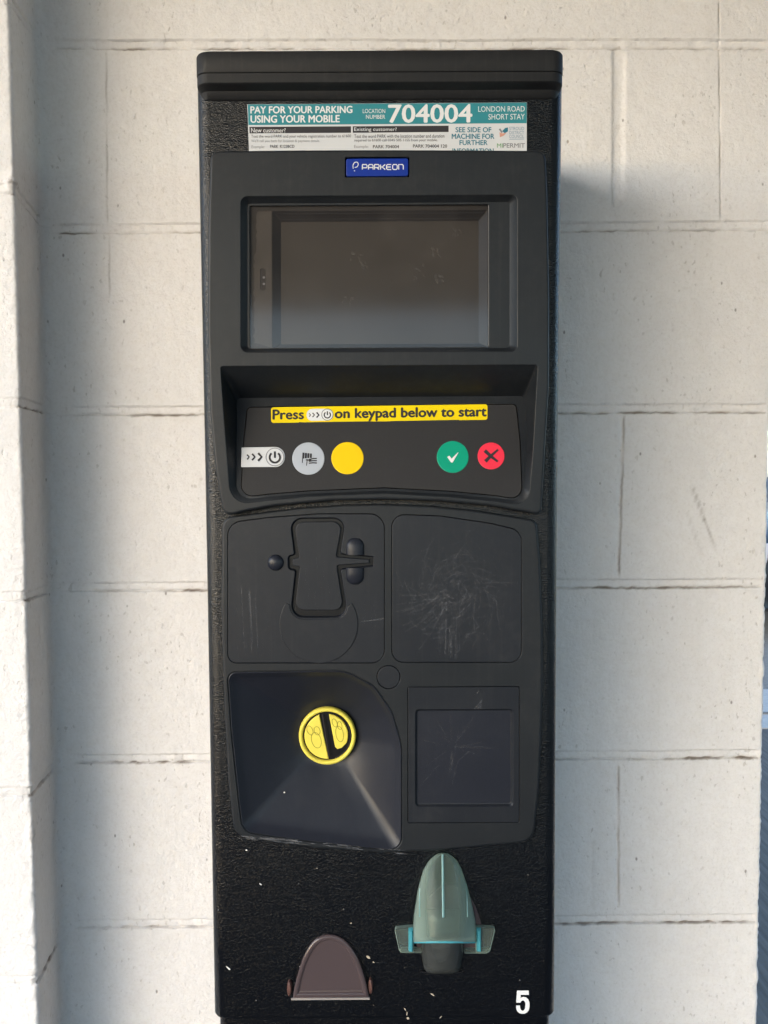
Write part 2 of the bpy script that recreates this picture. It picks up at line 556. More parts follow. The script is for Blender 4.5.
# ------------------------------------------------------------------ ground, far things
def build_ground():
    m, nt, b, o = new_mat('tarmac')
    v = objco(nt)
    f = noise_tex(nt, v, 220, 4, 0.7)
    g = noise_tex(nt, v, 1.3, 5, 0.6)
    wv = N(nt, 'ShaderNodeTexWave')
    wv.inputs['Scale'].default_value = 14; wv.inputs['Distortion'].default_value = 3.5
    wv.inputs['Detail'].default_value = 4
    mp = N(nt, 'ShaderNodeMapping'); mp.inputs['Rotation'].default_value = (0, 0, R(35))
    lk(nt, v, mp.inputs['Vector']); lk(nt, mp.outputs[0], wv.inputs['Vector'])
    c = mixc(nt, ramp(nt, f, [(0.3, 0.0), (0.7, 1.0)]), (0.055, 0.057, 0.062), (0.10, 0.102, 0.106))
    c = mixc(nt, mixc(nt, 1.0, wv.outputs['Fac'], 0.45, 'MULTIPLY'), c, (0.13, 0.132, 0.135))
    c = mixc(nt, ramp(nt, g, [(0.35, 0.0), (0.7, 0.5)]), c, (0.10, 0.098, 0.095))
    lk(nt, c, b.inputs['Base Color'])
    b.inputs['Roughness'].default_value = 0.85
    lk(nt, bump(nt, f, 0.6, 0.004), b.inputs['Normal'])
    mb = MB()
    n = 40
    xs = [math.copysign(abs(i / n) ** 2.2, i) * 120 for i in range(-n, n + 1)]
    vs = [(x, y, 0) for y in xs for x in xs]
    k = len(xs)
    mb.add(vs, [(j * k + i, j * k + i + 1, (j + 1) * k + i + 1, (j + 1) * k + i) for j in range(k - 1) for i in range(k - 1)], m)
    g = mb.build('ground', smooth=0)
    tag(g, kind='structure')
    # sunlit ground past the wall end, its brightness put into the strip's colour
    pm = plain('sunlit_concrete', (0.66, 0.58, 0.48), 0.8, var=0.12, bmp=0.4, bscale=120)
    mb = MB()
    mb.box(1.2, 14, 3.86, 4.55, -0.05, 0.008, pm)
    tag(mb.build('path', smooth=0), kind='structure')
    m4, nt, b, o = new_mat('brushed_concrete')
    v = objco(nt)
    mp = N(nt, 'ShaderNodeMapping'); mp.inputs['Rotation'].default_value = (0, 0, R(48)); mp.inputs['Scale'].default_value = (60, 3, 1)
    lk(nt, v, mp.inputs['Vector'])
    st_ = noise_tex(nt, mp.outputs[0], 1.0, 4, 0.6)
    f2 = noise_tex(nt, v, 150, 3, 0.6)
    c = mixc(nt, ramp(nt, st_, [(0.35, 0.0), (0.65, 1.0)]), (0.13, 0.105, 0.078), (0.22, 0.18, 0.138))
    c = mixc(nt, ramp(nt, f2, [(0.4, 0.0), (0.7, 0.4)]), c, (0.16, 0.16, 0.165))
    lk(nt, c, b.inputs['Base Color']); b.inputs['Roughness'].default_value = 0.9
    lk(nt, bump(nt, st_, 0.6, 0.004), b.inputs['Normal'])
    mb = MB()
    mb.box(0.62, 8, 1.25, 3.85, -0.05, 0.006, m4)
    tag(mb.build('brushed_path', smooth=0), kind='structure')
    pm2 = plain('tan_joint', (0.30, 0.25, 0.19), 0.9)
    mb = MB()
    mb.box(1.2, 14, 4.08, 4.11, -0.05, 0.012, pm2)
    tag(mb.build('path_joint', smooth=0), kind='structure')
    pm3 = plain('worn_concrete', (0.34, 0.29, 0.235), 0.85, var=0.2, bmp=0.4, bscale=120)
    mb = MB()
    mb.box(1.2, 20, 4.55, 30, -0.05, 0.004, pm3)
    tag(mb.build('pavement', smooth=0), kind='structure')
build_ground()

def build_car(x, y):
    root = empty('parked_car', (x + 2.1, y + 0.88, 0))
    tag(root, 'dark car parked beyond the right end of the white block wall', 'car')
    body = plain('dark_car_paint', (0.010, 0.011, 0.012), 0.4, coat=0.15)
    gl = plain('car_window', (0.02, 0.025, 0.03), 0.05)
    ty = plain('tyre_rubber', (0.015, 0.015, 0.015), 0.8)
    al = plain('alloy', (0.45, 0.46, 0.48), 0.3, metal=0.8)
    red = plain('lamp_red', (0.35, 0.01, 0.01), 0.2, coat=0.5)
    clr = plain('lamp_clear', (0.6, 0.6, 0.62), 0.1, coat=0.5)
    # side profile (x, z) from the nose round to the tail
    low = sm([(0.0, 0.35), (0.0, 0.62), (0.12, 0.78), (0.9, 0.93), (1.25, 0.96), (2.6, 0.98), (3.7, 0.99), (4.05, 0.92), (4.15, 0.65), (4.12, 0.33), (3.9, 0.22), (2.1, 0.20), (0.2, 0.22)], 4, True)
    mb = MB()
    ins = [(0.0, 0.10), (0.05, 0.03), (0.16, 0.0), (1.60, 0.0), (1.71, 0.03), (1.76, 0.10)]
    mb.loft([[Vector((x + p[0], y + w, p[1])) for p in off(low, d)] for w, d in ins], body, cap0=True, cap1=True)
    mb.build('body', root, 40)
    cab = [(1.0, 0.94), (1.55, 1.30), (1.9, 1.42), (2.9, 1.44), (3.5, 1.34), (3.95, 0.97)]
    mb = MB()
    def cabring(w, s):
        return [Vector((x + 2.45 + (p[0] - 2.45) * s, y + w, 0.93 + (p[1] - 0.93) * (1.0))) for p in cab]
    mb.loft([[Vector((x + p[0], y + 0.10 + (p[1] - 0.94) * 0.32, p[1])) for p in cab],
             [Vector((x + p[0], y + 0.88, p[1] + 0.015)) for p in cab],
             [Vector((x + p[0], y + 1.66 - (p[1] - 0.94) * 0.32, p[1])) for p in cab]], body, closed=False, cap0=True, cap1=True)
    mb.build('roof', root, 30)
    for q in ([(1.18, 0.99), (1.62, 1.28), (1.95, 1.37), (2.25, 1.38), (2.25, 0.99)], [(2.33, 0.99), (2.33, 1.38), (2.9, 1.38), (3.4, 1.29), (3.65, 1.0)]):
        mb = MB()
        mb.add([Vector((x + a, y + 0.10 + (b - 0.94) * 0.32 - 0.006, b)) for a, b in q], [list(range(len(q)))], gl)
        mb.build('window', root, 0)
    for wx in (0.85, 3.35):
        for wy, s in ((0.0, -1), (1.58, 1)):
            c = Vector((x + wx, y + wy, 0.31))
            mb = MB()
            prof = [(0.19, 0.02), (0.25, 0.0), (0.30, 0.02), (0.31, 0.06), (0.31, 0.14), (0.29, 0.18), (0.19, 0.18)]
            if s < 0: prof = [(r_, w_ - 0.02) for r_, w_ in prof]
            mb.loft([[c + Vector((r_ * math.cos(2 * math.pi * i / 28), w_, r_ * math.sin(2 * math.pi * i / 28))) for i in range(28)] for r_, w_ in prof], ty)
            wh = mb.build('wheel', root, 40)
            mb = MB()
            yy = 0.0 if s < 0 else 0.165
            mb.loft([[c + Vector((r_ * math.cos(2 * math.pi * i / 28), yy + d_, r_ * math.sin(2 * math.pi * i / 28))) for i in range(28)] for r_, d_ in ((0.195, 0.0), (0.16, 0.02), (0.05, 0.005), (0.001, 0.004))], al)
            mb.build('rim', wh, 40)
    for nm, xx, mt in (('headlight', -0.01, clr), ('tail_light', 4.07, red)):
        for yy in (0.12, 1.34):
            mb = MB(); mb.box(x + xx, x + xx + 0.09, y + yy, y + yy + 0.3, 0.60, 0.74, mt)
            mb.build(nm, root, 0)
build_car(2.74, 5.6)

def build_ceiling():
    m = plain('ceiling_paint', (0.56, 0.54, 0.545), 0.7, var=0.1)
    mb = MB()
    mb.box(-2.2, 7.0, -4.78, 1.4, 2.62, 2.90, m)
    tag(mb.build('ceiling', smooth=0), kind='structure')
    for y in (-4.74, -3.75, -2.75):
        mb = MB()
        mb.box(-2.2, 7.0, y, y + 0.22, 2.50, 2.618, m)
        tag(mb.build('ceiling_beam', smooth=0), kind='structure')
build_ceiling()

# ------------------------------------------------------------------ the block wall (one continuous relief: pier front, pier side, fillet, main wall)
def build_wall():
    cx, cz = P(56, 600, Y_WALL).x, 0
    arris = P(26, 600, 0.9).x
    xr = P(765.5, 620, Y_WALL).x
    ZT = 2.6
    fil = 0.012
    # plan path
    path = []
    def seg(a, b, n, kind):
        for i in range(n):
            t = i / n
            path.append((a[0] + (b[0] - a[0]) * t, a[1] + (b[1] - a[1]) * t, kind))
    xl = arris - 0.55
    ra = 0.004
    seg((xl, 0.9), (arris - 0.06, 0.9), 60, 'front')
    seg((arris - 0.06, 0.9), (arris - ra, 0.9), 34, 'front')
    for k in range(6):
        a = math.pi / 2 * k / 6
        path.append((arris - ra + ra * math.sin(a), 0.9 + ra - ra * math.cos(a), 'arris'))
    cside = cx - 0.004
    # the pier side splays a little so it can be seen from the machine
    seg((arris, 0.9 + ra), (cside, 1.0 - fil), 46, 'side')
    for k in range(7):
        a = math.pi / 2 * k / 7
        path.append((cside + fil - fil * math.cos(a), 1.0 - fil + fil * math.sin(a), 'fillet'))
    # main wall columns, denser near the vertical joints
    vj = [P(619, 120, 1).x, P(622, 490, 1).x, P(618, 830, 1).x, P(720, 110, 1).x, P(107, 300, 1).x]
    xs = [cside + fil]
    while xs[-1] < xr - 0.004:
        x = xs[-1]
        d = min(abs(x - q) for q in vj)
        xs.append(x + (0.0012 if d < 0.014 else 0.0034))
    xs = xs[:-1]
    for x in xs:
        path.append((x, 1.0, 'main'))
    for k in range(6):
        a = math.pi / 2 * k / 5
        path.append((xr - ra + ra * math.sin(a), 1.0 + ra - ra * math.cos(a), 'end'))
    for k in range(1, 9):
        path.append((xr, 1.0 + ra + 0.096 * k / 8, 'endface'))
    NU = len(path)
    X = np.array([p[0] for p in path]); Yp = np.array([p[1] for p in path])
    kind = [p[2] for p in path]
    dx = np.gradient(X); dy = np.gradient(Yp)
    L = np.hypot(dx, dy)
    nx, ny = dy / L, -dx / L     # outward (towards the viewer)
    # course joints: pixel rows at left / right of the main wall, at arris and corner of the pier
    rows = [(44.5, 44.5, -2, 38), (229, 226.5, 189, 224), (411, 409, 403, 410), (587, 584, 597, 589), (759, 755.5, 792, 764), (924, 920, 980, 934)]
    zs_j = []
    for l, r_, a, c in rows:
        zs_j.append((P(150, l, 1).z, P(650, r_, 1).z, P(26, a, 0.9).z, P(60, c, 1).z))
    p0 = 0.225
    for k in range(1, 5):
        zs_j.insert(0, tuple(q + p0 for q in zs_j[0])) if zs_j[0][0] + p0 < ZT else None
    while zs_j[-1][0] - p0 > 0.02:
        zs_j.append(tuple(q - p0 for q in zs_j[-1]))
    x150, x650 = P(150, 400, 1).x, P(650, 400, 1).x
    def joint_z(i, j):
        zl, zr, za, zc = zs_j[j]
        k = kind[i]
        if k in ('front', 'arris'):
            return za
        if k == 'side':
            t = (Yp[i] - 0.9) / 0.1
            return za + (zc - za) * t
        if k == 'fillet':
            return zc
        t = (X[i] - x150) / (x650 - x150)
        return zl + (zr - zl) * t
    # rows in z
    zc_all = [np.mean(q) for q in zs_j]
    zvals = [0.0]
    zlo, zhi = P(384, 1060, 1).z, P(384, -30, 1).z
    spans = [(min(q) - 0.010, max(q) + 0.010) for q in zs_j]
    while zvals[-1] < ZT:
        z = zvals[-1]
        if zlo < z < zhi:
            st = 0.00125 if any(a < z < b for a, b in spans) else 0.0042
        else:
            st = 0.006 if any(a < z < b for a, b in spans) else 0.03
        zvals.append(z + st)
    Z = np.array(zvals); NV = len(Z)
    H = np.zeros((NV, NU)); D = np.zeros((NV, NU))
    U = np.cumsum(L)
    for j in range(len(zs_j)):
        zj = np.array([joint_z(i, j) for i in range(NU)])
        sel = np.where(np.abs(Z - np.mean(zj)) < 0.04)[0]
        lowj = np.array([noise.noise(Vector((u * 9, j * 7.3, 0))) for u in U])
        hij = np.array([1.6 * noise.noise(Vector((u * 160, j * 7.3, 4))) for u in U])
        hij2 = np.array([1.8 * noise.noise(Vector((u * 120, j * 7.3, 9))) for u in U])
        dm = np.array([noise.noise(Vector((u * 14, j * 3.1, 17))) for u in U])
        dm2 = np.array([noise.noise(Vector((u * 70, j * 3.1, 27))) for u in U])
        fade = np.array([1.0 if k in ('main', 'side', 'front', 'arris') else 0.12 for k in kind])
        for i in range(NU):
            if kind[i] == 'main' and X[i] < cx + 0.016: fade[i] = 0.15
            if kind[i] in ('front',): fade[i] = 0.55
        for v in sel:
            dz = Z[v] - zj - lowj * 0.0012
            up = 0.0052 + hij * 0.0006
            lo = -0.0050 + hij2 * 0.0007
            def sst(e0, e1, x):
                t = np.clip((x - e0) / (e1 - e0), 0, 1); return t * t * (3 - 2 * t)
            groove = sst(lo - 0.0012, lo + 0.0002, dz) * (1 - sst(up - 0.0006, up + 0.0018, dz))
            # mortar strip: set back, deepest at its lower edge under the block above it
            prof = groove * (0.0011 + 0.0016 * np.exp(-((dz - lo) / 0.0016) ** 2) + 0.0006 * np.exp(-((dz - up) / 0.0014) ** 2))
            H[v] -= 1.7 * prof * fade * (0.8 + 0.6 * dm2)
            amp = np.clip(0.60 + dm * 1.5, 0.12, 1.1)
            D[v] += amp * fade * (0.75 + dm2) * np.exp(-((dz - lo + 0.0004 * hij) / (0.0011 + 0.0006 * dm2)) ** 2) * np.where(np.array([k == 'front' for k in kind]), 0.25, 1.0)
            D[v] += 0.22 * np.clip(0.4 + dm, 0, 1) * fade * np.exp(-((dz - up) / 0.0012) ** 2)
            D[v] += 0.10 * np.clip(dm2 + 0.2, 0, 1) * fade * np.exp(-((dz - lo + 0.006) / 0.006) ** 2) * np.clip(dm, 0, 1)
    # vertical joints (x, z range, half width, depth, dirt)
    def vjoint(px0, py0, px1, py1, w, depth, dirt, seed, rgt=False):
        a, b = P(px0, py0, 1), P(px1, py1, 1)
        xm = np.array([k == 'main' for k in kind])
        for v in range(NV):
            if not (b.z - 0.004 < Z[v] < a.z + 0.004): continue
            t = (a.z - Z[v]) / (a.z - b.z)
            xc = a.x + (b.x - a.x) * t + 0.0011 * noise.noise(Vector((Z[v] * 45, seed, 0))) + 0.0006 * noise.noise(Vector((Z[v] * 200, seed, 0)))
            e = min(1, max(0, (a.z + 0.002 - Z[v]) / 0.006), max(0, (Z[v] - b.z + 0.002) / 0.01))
            dd = (X - xc)
            wv = w * (1 + 0.25 * noise.noise(Vector((Z[v] * 60, seed, 5))))
            H[v] -= np.where(xm, e * depth * np.exp(-(dd / wv) ** 4), 0)
            am = max(0.0, 0.7 + 0.9 * noise.noise(Vector((Z[v] * 22, seed, 11)))) * e
            side = w if rgt else -w
            D[v] += np.where(xm, am * dirt * np.exp(-((dd - side) / 0.0011) ** 2), 0)
    vjoint(619, 49, 618, 208, 0.0072, 0.0022, 0.30, 1.0)
    vjoint(719, 0, 721, 222, 0.0008, 0.0010, 0.55, 2.0)
    vjoint(622, 416, 617, 577, 0.0030, 0.0022, 0.75, 3.0, True)
    vjoint(617, 765, 617, 906, 0.0026, 0.0020, 0.55, 4.0, True)
    vjoint(594, 840, 593, 912, 0.0014, 0.0006, 0.25, 5.0)
    vjoint(107, 50, 108, 225, 0.0008, 0.0005, 0.38, 6.0)
    vjoint(110, 235, 110, 300, 0.0008, 0.0005, 0.35, 7.0)
    # rubbed diagonal scrapes right of the machine
    def scrape(px0, py0, px1, py1, w, am, seed):
        a, b = P(px0, py0, 1), P(px1, py1, 1)
        ab = Vector((b.x - a.x, b.z - a.z)); ll = ab.length; ab.normalize()
        for v in range(NV):
            if not (b.z - 0.01 < Z[v] < a.z + 0.01): continue
            rx = X - a.x; rz = Z[v] - a.z
            t = rx * ab.x + rz * ab.y; s_ = -rx * ab.y + rz * ab.x
            g = np.exp(-(s_ / w) ** 2) * np.clip(t / 0.008, 0, 1) * np.clip((ll - t) / 0.03, 0, 1)
            D[v] += np.array([k == 'main' for k in kind]) * g * am * (0.8 + 0.5 * noise.noise(Vector((Z[v] * 150, seed, 0))))
    scrape(691, 484, 718, 556, 0.0016, 0.55, 1)
    scrape(687, 512, 704, 562, 0.0016, 0.22, 2)
    # surface undulation, chipped arris, rough coat
    VX = np.empty((NV, NU)); VY = np.empty((NV, NU))
    for v in range(NV):
        z = Z[v]
        vis = zlo < z < zhi
        for i in range(NU):
            h = H[v, i]
            h += 0.0012 * noise.noise(Vector((X[i] * 9, Yp[i] * 9, z * 9)))
            if vis:
                h += 0.00028 * noise.noise(Vector((X[i] * 95, Yp[i] * 95, z * 95)))
            k = kind[i]
            if k == 'arris' or (k == 'front' and X[i] > arris - 0.012) or (k == 'side' and Yp[i] < 0.912):
                dd = abs(X[i] - arris) + abs(Yp[i] - 0.9)
                wgt = max(0, 1 - dd / 0.014)
                big = 1.0 + 0.8 * max(0, min(1, (1.15 - z) / 0.3))
                h += wgt * 0.0022 * big * (noise.noise(Vector((z * 130, 3, 0))) * 0.7 + noise.noise(Vector((z * 330, 9, i * 0.15))) * 0.5)
            if k == 'fillet':
                h += 0.0014 * noise.noise(Vector((z * 14, i * 0.4, 5)))
            if k in ('end',):
                h += 0.0016 * noise.noise(Vector((z * 60, 31, 0))) + 0.001 * noise.noise(Vector((z * 190, 37, 0)))
            VX[v, i] = X[i] + nx[i] * h
            VY[v, i] = Yp[i] + ny[i] * h
    # mortar squeezed out of the pier's arris
    def lump(px, py, r_, a):
        c = P(px, py, 0.9)
        for v in range(NV):
            if abs(Z[v] - c.z) > r_ * 3: continue
            for i in range(NU):
                if kind[i] in ('front', 'arris', 'side'):
                    d2 = (X[i] - c.x) ** 2 + (Yp[i] - 0.9) ** 2 + (Z[v] - c.z) ** 2
                    g = math.exp(-d2 / r_ ** 2)
                    VX[v, i] += nx[i] * a * g; VY[v, i] += ny[i] * a * g
                    D[v, i] += 0.35 * g
    lump(12, 184, 0.006, 0.006)
    lump(33, 835, 0.006, 0.004)
    VZ = np.repeat(Z[:, None], NU, axis=1)
    orig = Vector((cx, 1.1, 0))
    co = np.stack([VX - orig.x, VY - orig.y, VZ], axis=-1).reshape(-1, 3)
    nv = len(co)
    # back, to make it a solid
    idx = np.arange(NV * NU).reshape(NV, NU)
    q = np.stack([idx[:-1, :-1], idx[:-1, 1:], idx[1:, 1:], idx[1:, :-1]], axis=-1).reshape(-1, 4)
    faces = q.tolist()
    back = [(xr, 1.1), (xl, 1.1)]
    extra = []
    k = nv
    for bx, by in back:
        extra += [(bx - orig.x, by - orig.y, 0.0), (bx - orig.x, by - orig.y, float(Z[-1]))]
    co = np.vstack([co, np.array(extra)])
    faces.append([k, k + 2, k + 3, k + 1])
    faces.append([int(idx[0, 0]), int(idx[-1, 0]), k + 3, k + 2])
    faces.append([int(a) for a in idx[-1, :]] + [k + 1, k + 3])
    me = bpy.data.meshes.new('painted_block_wall')
    me.from_pydata(co.tolist(), [], faces)
    at = me.attributes.new('dirt', 'FLOAT', 'POINT')
    at.data.foreach_set('value', np.concatenate([np.clip(D, 0, 0.85).reshape(-1), np.zeros(4)]).astype(np.float32))
    me.materials.append(M['wall'])
    me.shade_smooth()
    me.set_sharp_from_angle(angle=R(60))
    ob = bpy.data.objects.new('painted_block_wall', me)
    ob.location = orig
    col.objects.link(ob)
    tag(ob, 'cream painted concrete block wall with a projecting pier, behind the black machine', 'wall')
build_wall()

# ------------------------------------------------------------------ the machine
T = empty('parking_ticket_machine', (0.0, 0.87, 0.0))
tag(T, 'tall black parking ticket machine with a small screen, yellow coin knob and teal sticker', 'ticket machine')

U_OUT = rp([(210.5, 150.5, 9), (300, 149.6, 0), (380, 149.3, 0), (470, 149.6, 0), (545.5, 150.2, 9),
            (547.6, 190, 40), (549.6, 300, 60), (549.4, 385, 60), (546, 440, 40), (541.6, 515.5, 8), (528, 512.6, 30), (490, 506.0, 60),
            (440, 501.4, 60), (384, 499.6, 60), (330, 500.8, 60), (275, 506.0, 60), (245, 511.5, 30), (223.5, 517, 9), (215.5, 470, 30), (209.5, 410, 40),
            (207.4, 330, 60), (208.0, 220, 60)], 6)
SCR_O = rp([(241, 196.5, 7), (517, 195, 6), (517, 351, 6), (241, 352, 7)])
SCR_I = rp([(246, 201, 3), (511, 199.5, 3), (511, 347, 4), (246, 348, 4)])
WIN = rp([(248, 203.2, 2), (489.8, 201.8, 1.5), (489.8, 346.0, 1.5), (248.5, 347.2, 3)])
BADGE = rp([(345, 157.2, 1.2), (409.4, 156.8, 1.2), (409.4, 176.8, 1.2), (345, 177.2, 1.2)])
K_OUT = rp([(220.6, 366.5, 2.5), (537.6, 365.0, 2.5), (535.6, 400, 0), (532.8, 450, 20), (528, 505.5, 24), (498, 501.3, 40), (450, 496.6, 60), (384, 493.2, 60), (310, 496.2, 60), (268, 500.3, 40), (231, 504.5, 25), (227.5, 460, 20), (223.5, 410, 0)], 8)
K_FLR = rp([(236.5, 398.0, 4), (524.5, 396.0, 4), (526.0, 420, 0), (526.5, 450, 20), (523.5, 501, 22), (495, 498.2, 40), (450, 494.2, 60), (384, 490.6, 60), (310, 493.6, 60), (268, 497.0, 40), (236.5, 500, 22), (236.5, 455, 20), (236.8, 420, 0)], 8)
PLT = rp([(247, 406.8, 5), (300, 406.2, 0), (380, 405.3, 0), (460, 404.4, 0), (516.5, 403.6, 5), (520.5, 440, 20), (523.0, 500.5, 20), (495, 496.0, 40), (450, 491.6, 60), (384, 488.2, 60), (310, 491.2, 60), (268, 494.6, 40), (240.0, 498, 20), (243.5, 440, 20)], 8)

FUN = rp([(227.6, 672.6, 8), (300, 671.4, 0), (345, 671.0, 40), (374, 686, 30), (392, 712, 40), (401.4, 745, 50), (401.4, 790, 0), (401.4, 850.6, 12), (370, 848.0, 60), (300, 840.2, 60), (243.0, 831.6, 13), (239, 800, 40), (232, 735, 40)], 8)
FUN = off(FUN, -0.8)

def plan_ring(xl, xr, yf, yb, r, z, seg=8):
    o = []
    for (cx_, cy_, a0) in ((xl + r, yf + r, 180), (xr - r, yf + r, 270)):
        for k in range(seg + 1):
            a = R(a0 + 90 * k / seg)
            o.append(Vector((cx_ + r * math.cos(a), cy_ + r * math.sin(a), z)))
    o.append(Vector((xr, yb, z))); o.append(Vector((xl, yb, z)))
    return o

bl = P(206.0, 500, 0.760).x; br = P(556.6, 500, 0.760).x
zt = BODY(380, 94).z; zb = BODY(380, 1019).z
YB = 0.985
mb = MB()
rb = 0.011
def edge_x(z):
    # the door is a little wider at the top than at the foot
    tb = [(BODY(380, py).z, P(l, py, 0.760).x, P(r_, py, 0.760).x) for py, l, r_ in ((95, 197.8, 561.6), (500, 206.0, 556.8), (1018, 215.0, 554.0))]
    if z >= tb[1][0]: a, b = tb[1], tb[0]
    else: a, b = tb[2], tb[1]
    t = max(-0.2, min(1.15, (z - a[0]) / (b[0] - a[0])))
    return a[1] + (b[1] - a[1]) * t, a[2] + (b[2] - a[2]) * t
bl, br = edge_x(zb)
rows = [plan_ring(bl + 0.003, br - 0.003, Y_BODY + 0.003, YB, rb, zb)]
rows += [plan_ring(bl + 0.0008, br - 0.0008, Y_BODY + 0.0008, YB, rb, zb + 0.001), plan_ring(bl, br, Y_BODY, YB, rb, zb + 0.003)]
rows += [plan_ring(*edge_x(zb + (zt + 0.02 - zb) * k / 10), Y_BODY, YB, rb, zb + (zt + 0.02 - zb) * k / 10) for k in range(1, 11)]
def skip_front(rows, k=8):
    return [r[k + 1:] + r[:k + 1] for r in rows]
mb.loft(skip_front(rows), M['hammer'], closed=False)
mb.add(rows[0], [list(range(len(rows[0])))], M['hammer'])
mb.add(rows[-1], [list(range(len(rows[-1])))], M['hammer'])
CUTS = []      # openings in the door behind the screen, the keypad recess and the coin chute
def front_sheet():
    f2 = rows[2:]
    loop = [(r[8].x, r[8].z) for r in f2] + [(r[9].x, r[9].z) for r in f2[::-1]]
    mb.loft([[rows[j][8], rows[j][9]] for j in (0, 1, 2)], M['hammer'], closed=False)
    holes = []
    for lp, fn in ((off(SCR_O, 1.2), UP), (off(K_OUT, 2.0), UP), (off(FUN, 1.0), LOW)):
        holes.append([(fn(x, y).x, fn(x, y).z) for x, y in lp])
    mb.sheet(loop, holes, lambda x, z: Vector((x, Y_BODY, z)), M['hammer'])
front_sheet()
# chips in the paint
def chip(px, py, l, w, ang, mat):
    c, s = math.cos(ang), math.sin(ang)
    pts = []
    for k in range(7):
        a = 2 * math.pi * k / 7
        u, t = l * math.cos(a) * random.uniform(0.8, 1.1), w * math.sin(a) * random.uniform(0.7, 1.2)
        pts.append(BODY(px + u * c - t * s, py + u * s + t * c, -0.0004))
    mb.add(pts, [list(range(7))], mat)
for a in ((260.5, 884, 1.7, 0.7, 0.8), (228.5, 968, 2.9, 0.9, 0.7), (246.5, 850, 1.2, 0.8, 0.3), (521, 1006, 0.01, 0.01, 0)):
    chip(*a, M['chip'])
for a in ((432.5, 994.5, 2.6, 0.7, 0.6), (405, 1009, 2.0, 0.6, 0.9), (408, 1018, 1.4, 1.4, 0.0), (440.5, 1017, 1.8, 0.6, -0.7), (368.5, 957, 2.6, 1.3, 0.7), (373.5, 962, 1.2, 0.8, 0.7), (317, 868, 0.8, 0.5, 0), (351, 923, 0.9, 0.6, 0), (407, 1013, 0.6, 2.2, 0.1)):
    chip(*a, M['chip2'])
for k in range(16):
    chip(random.uniform(212, 550), random.uniform(858, 1014), random.uniform(0.25, 0.5), random.uniform(0.2, 0.4), random.uniform(0, 3), M['chip2'] if random.random() < .6 else M['chip'])
cab = mb.build('cabinet', T, 40)

mb = MB()
mb.loft([plan_ring(bl + 0.004, br - 0.004, Y_BODY + 0.006, YB, 0.01, z) for z in (0.0, 0.3, zb - 0.0015)], M['hammer'], cap0=True, cap1=True)
mb.build('pedestal', T, 40)

# lid: two stacked mouldings with an undercut
ll, lr = P(196.8, 75, 0.748).x, P(562.6, 75, 0.748).x
YL = 0.737
LZ = lambda py: P(380, py, YL).z
def lidring(ins, z, fr=None):
    fr = ins if fr is None else fr
    return plan_ring(ll + ins, lr - ins, YL + fr, 0.99, 0.012, z)
mb = MB()
mb.loft([lidring(i, z) for i, z in ((0.0004, LZ(71.6)), (0, LZ(71.0)), (0, LZ(52.0)), (0.0006, LZ(50.4)), (0.0018, LZ(49.5)), (0.004, LZ(49.0)))], M['lid'], cap0=True, cap1=True)
mb.build('lid', T, 40)
mb = MB()
mb.loft([lidring(*q) for q in ((0.0018, LZ(71.5)), (0.0018, LZ(72.2)), (0.0003, LZ(72.3)), (0.0003, LZ(81.6), 0.0003), (0.0005, LZ(82.6), 0.0012), (0.0008, LZ(83.2), 0.0035), (0.0010, LZ(86.0), 0.0085), (0.0013, LZ(92.4), 0.0110), (0.0045, LZ(93.6), 0.0122), (0.0060, LZ(94.4), 0.0150))], M['lid'], cap0=True, cap1=True)
mb.build('lid_skirt', T, 35)

# ---- upper fascia
def kd(py):     # depth of the sloping keypad floor behind the fascia face
    t = max(0.0, min(1.0, (py - 397) / 100))
    return 0.030 * (1 - t) + 0.0022
def KEY(px, py, dy=0.0):
    p = P(px, py, Y_UP + kd(py))
    n = Vector((0, -1, 0.3)).normalized()
    return p - n * dy if False else Vector((p.x, p.y + dy, p.z))

mb = MB()
face = bevel_in(mb, U_OUT, UP, M['plastic'], 2.6, 0.0, 5)
mb.loft([ring(U_OUT, UP, 2.6 * 0.00092), ring(U_OUT, UP, 0.0148)], M['plastic'])
scr1 = off(SCR_O, -0.8); k1 = off(K_OUT, -0.9); bd1 = off(BADGE, -0.3)
mb.sheet(face, [scr1, k1, bd1], lambda x, y: UP(x, y), M['plastic'])
# screen surround: rounded lip, sloped wall, shallow floor with the window cut in it
mb.loft([ring(scr1, UP), ring(off(SCR_O, -0.3), UP, 0.0002), ring(SCR_O, UP, 0.0008), ring(off(SCR_I, -0.5), UP, 0.0058), ring(off(SCR_I, 0.3), UP, 0.0064)], M['plastic'])
mb.sheet(off(SCR_I, 0.3), [WIN], lambda x, y: UP(x, y, 0.0064), M['plastic'])
mb.loft([ring(WIN, UP, 0.0064), ring(off(WIN, 0.15), UP, 0.0068), ring(off(WIN, 0.3), UP, 0.0078)], M['black'])
# badge well
mb.loft([ring(bd1, UP), ring(BADGE, UP, 0.0004), ring(BADGE, UP, 0.0022)], M['plastic'])
# keypad recess: soft lip, hood and cheeks, then the sloping floor
kf = [P(x, y, Y_UP + kd(y)) for x, y in K_FLR]
ko = ring(K_OUT, UP, 0.0006)
r0 = ring(k1, UP)
rings = [r0, ring(off(K_OUT, -0.3), UP, 0.00015), ko]
for t, e in ((0.12, 0.05), (0.3, 0.18), (0.5, 0.36), (0.7, 0.58), (0.86, 0.80), (0.95, 0.93), (1.0, 1.0)):
    rr = []
    for a, b in zip(ko, kf):
        rr.append(Vector((a.x + (b.x - a.x) * t, a.y + (b.y - a.y) * (0.5 * t + 0.5 * e), a.z + (b.z - a.z) * t)))
    rings.append(rr)
mb.loft(rings, M['plastic'])
mb.sheet(K_FLR, [PLT], lambda x, y: KEY(x, y), M['plastic'])
mb.loft([ring(PLT, KEY), ring(PLT, KEY, 0.0012)], M['black'])
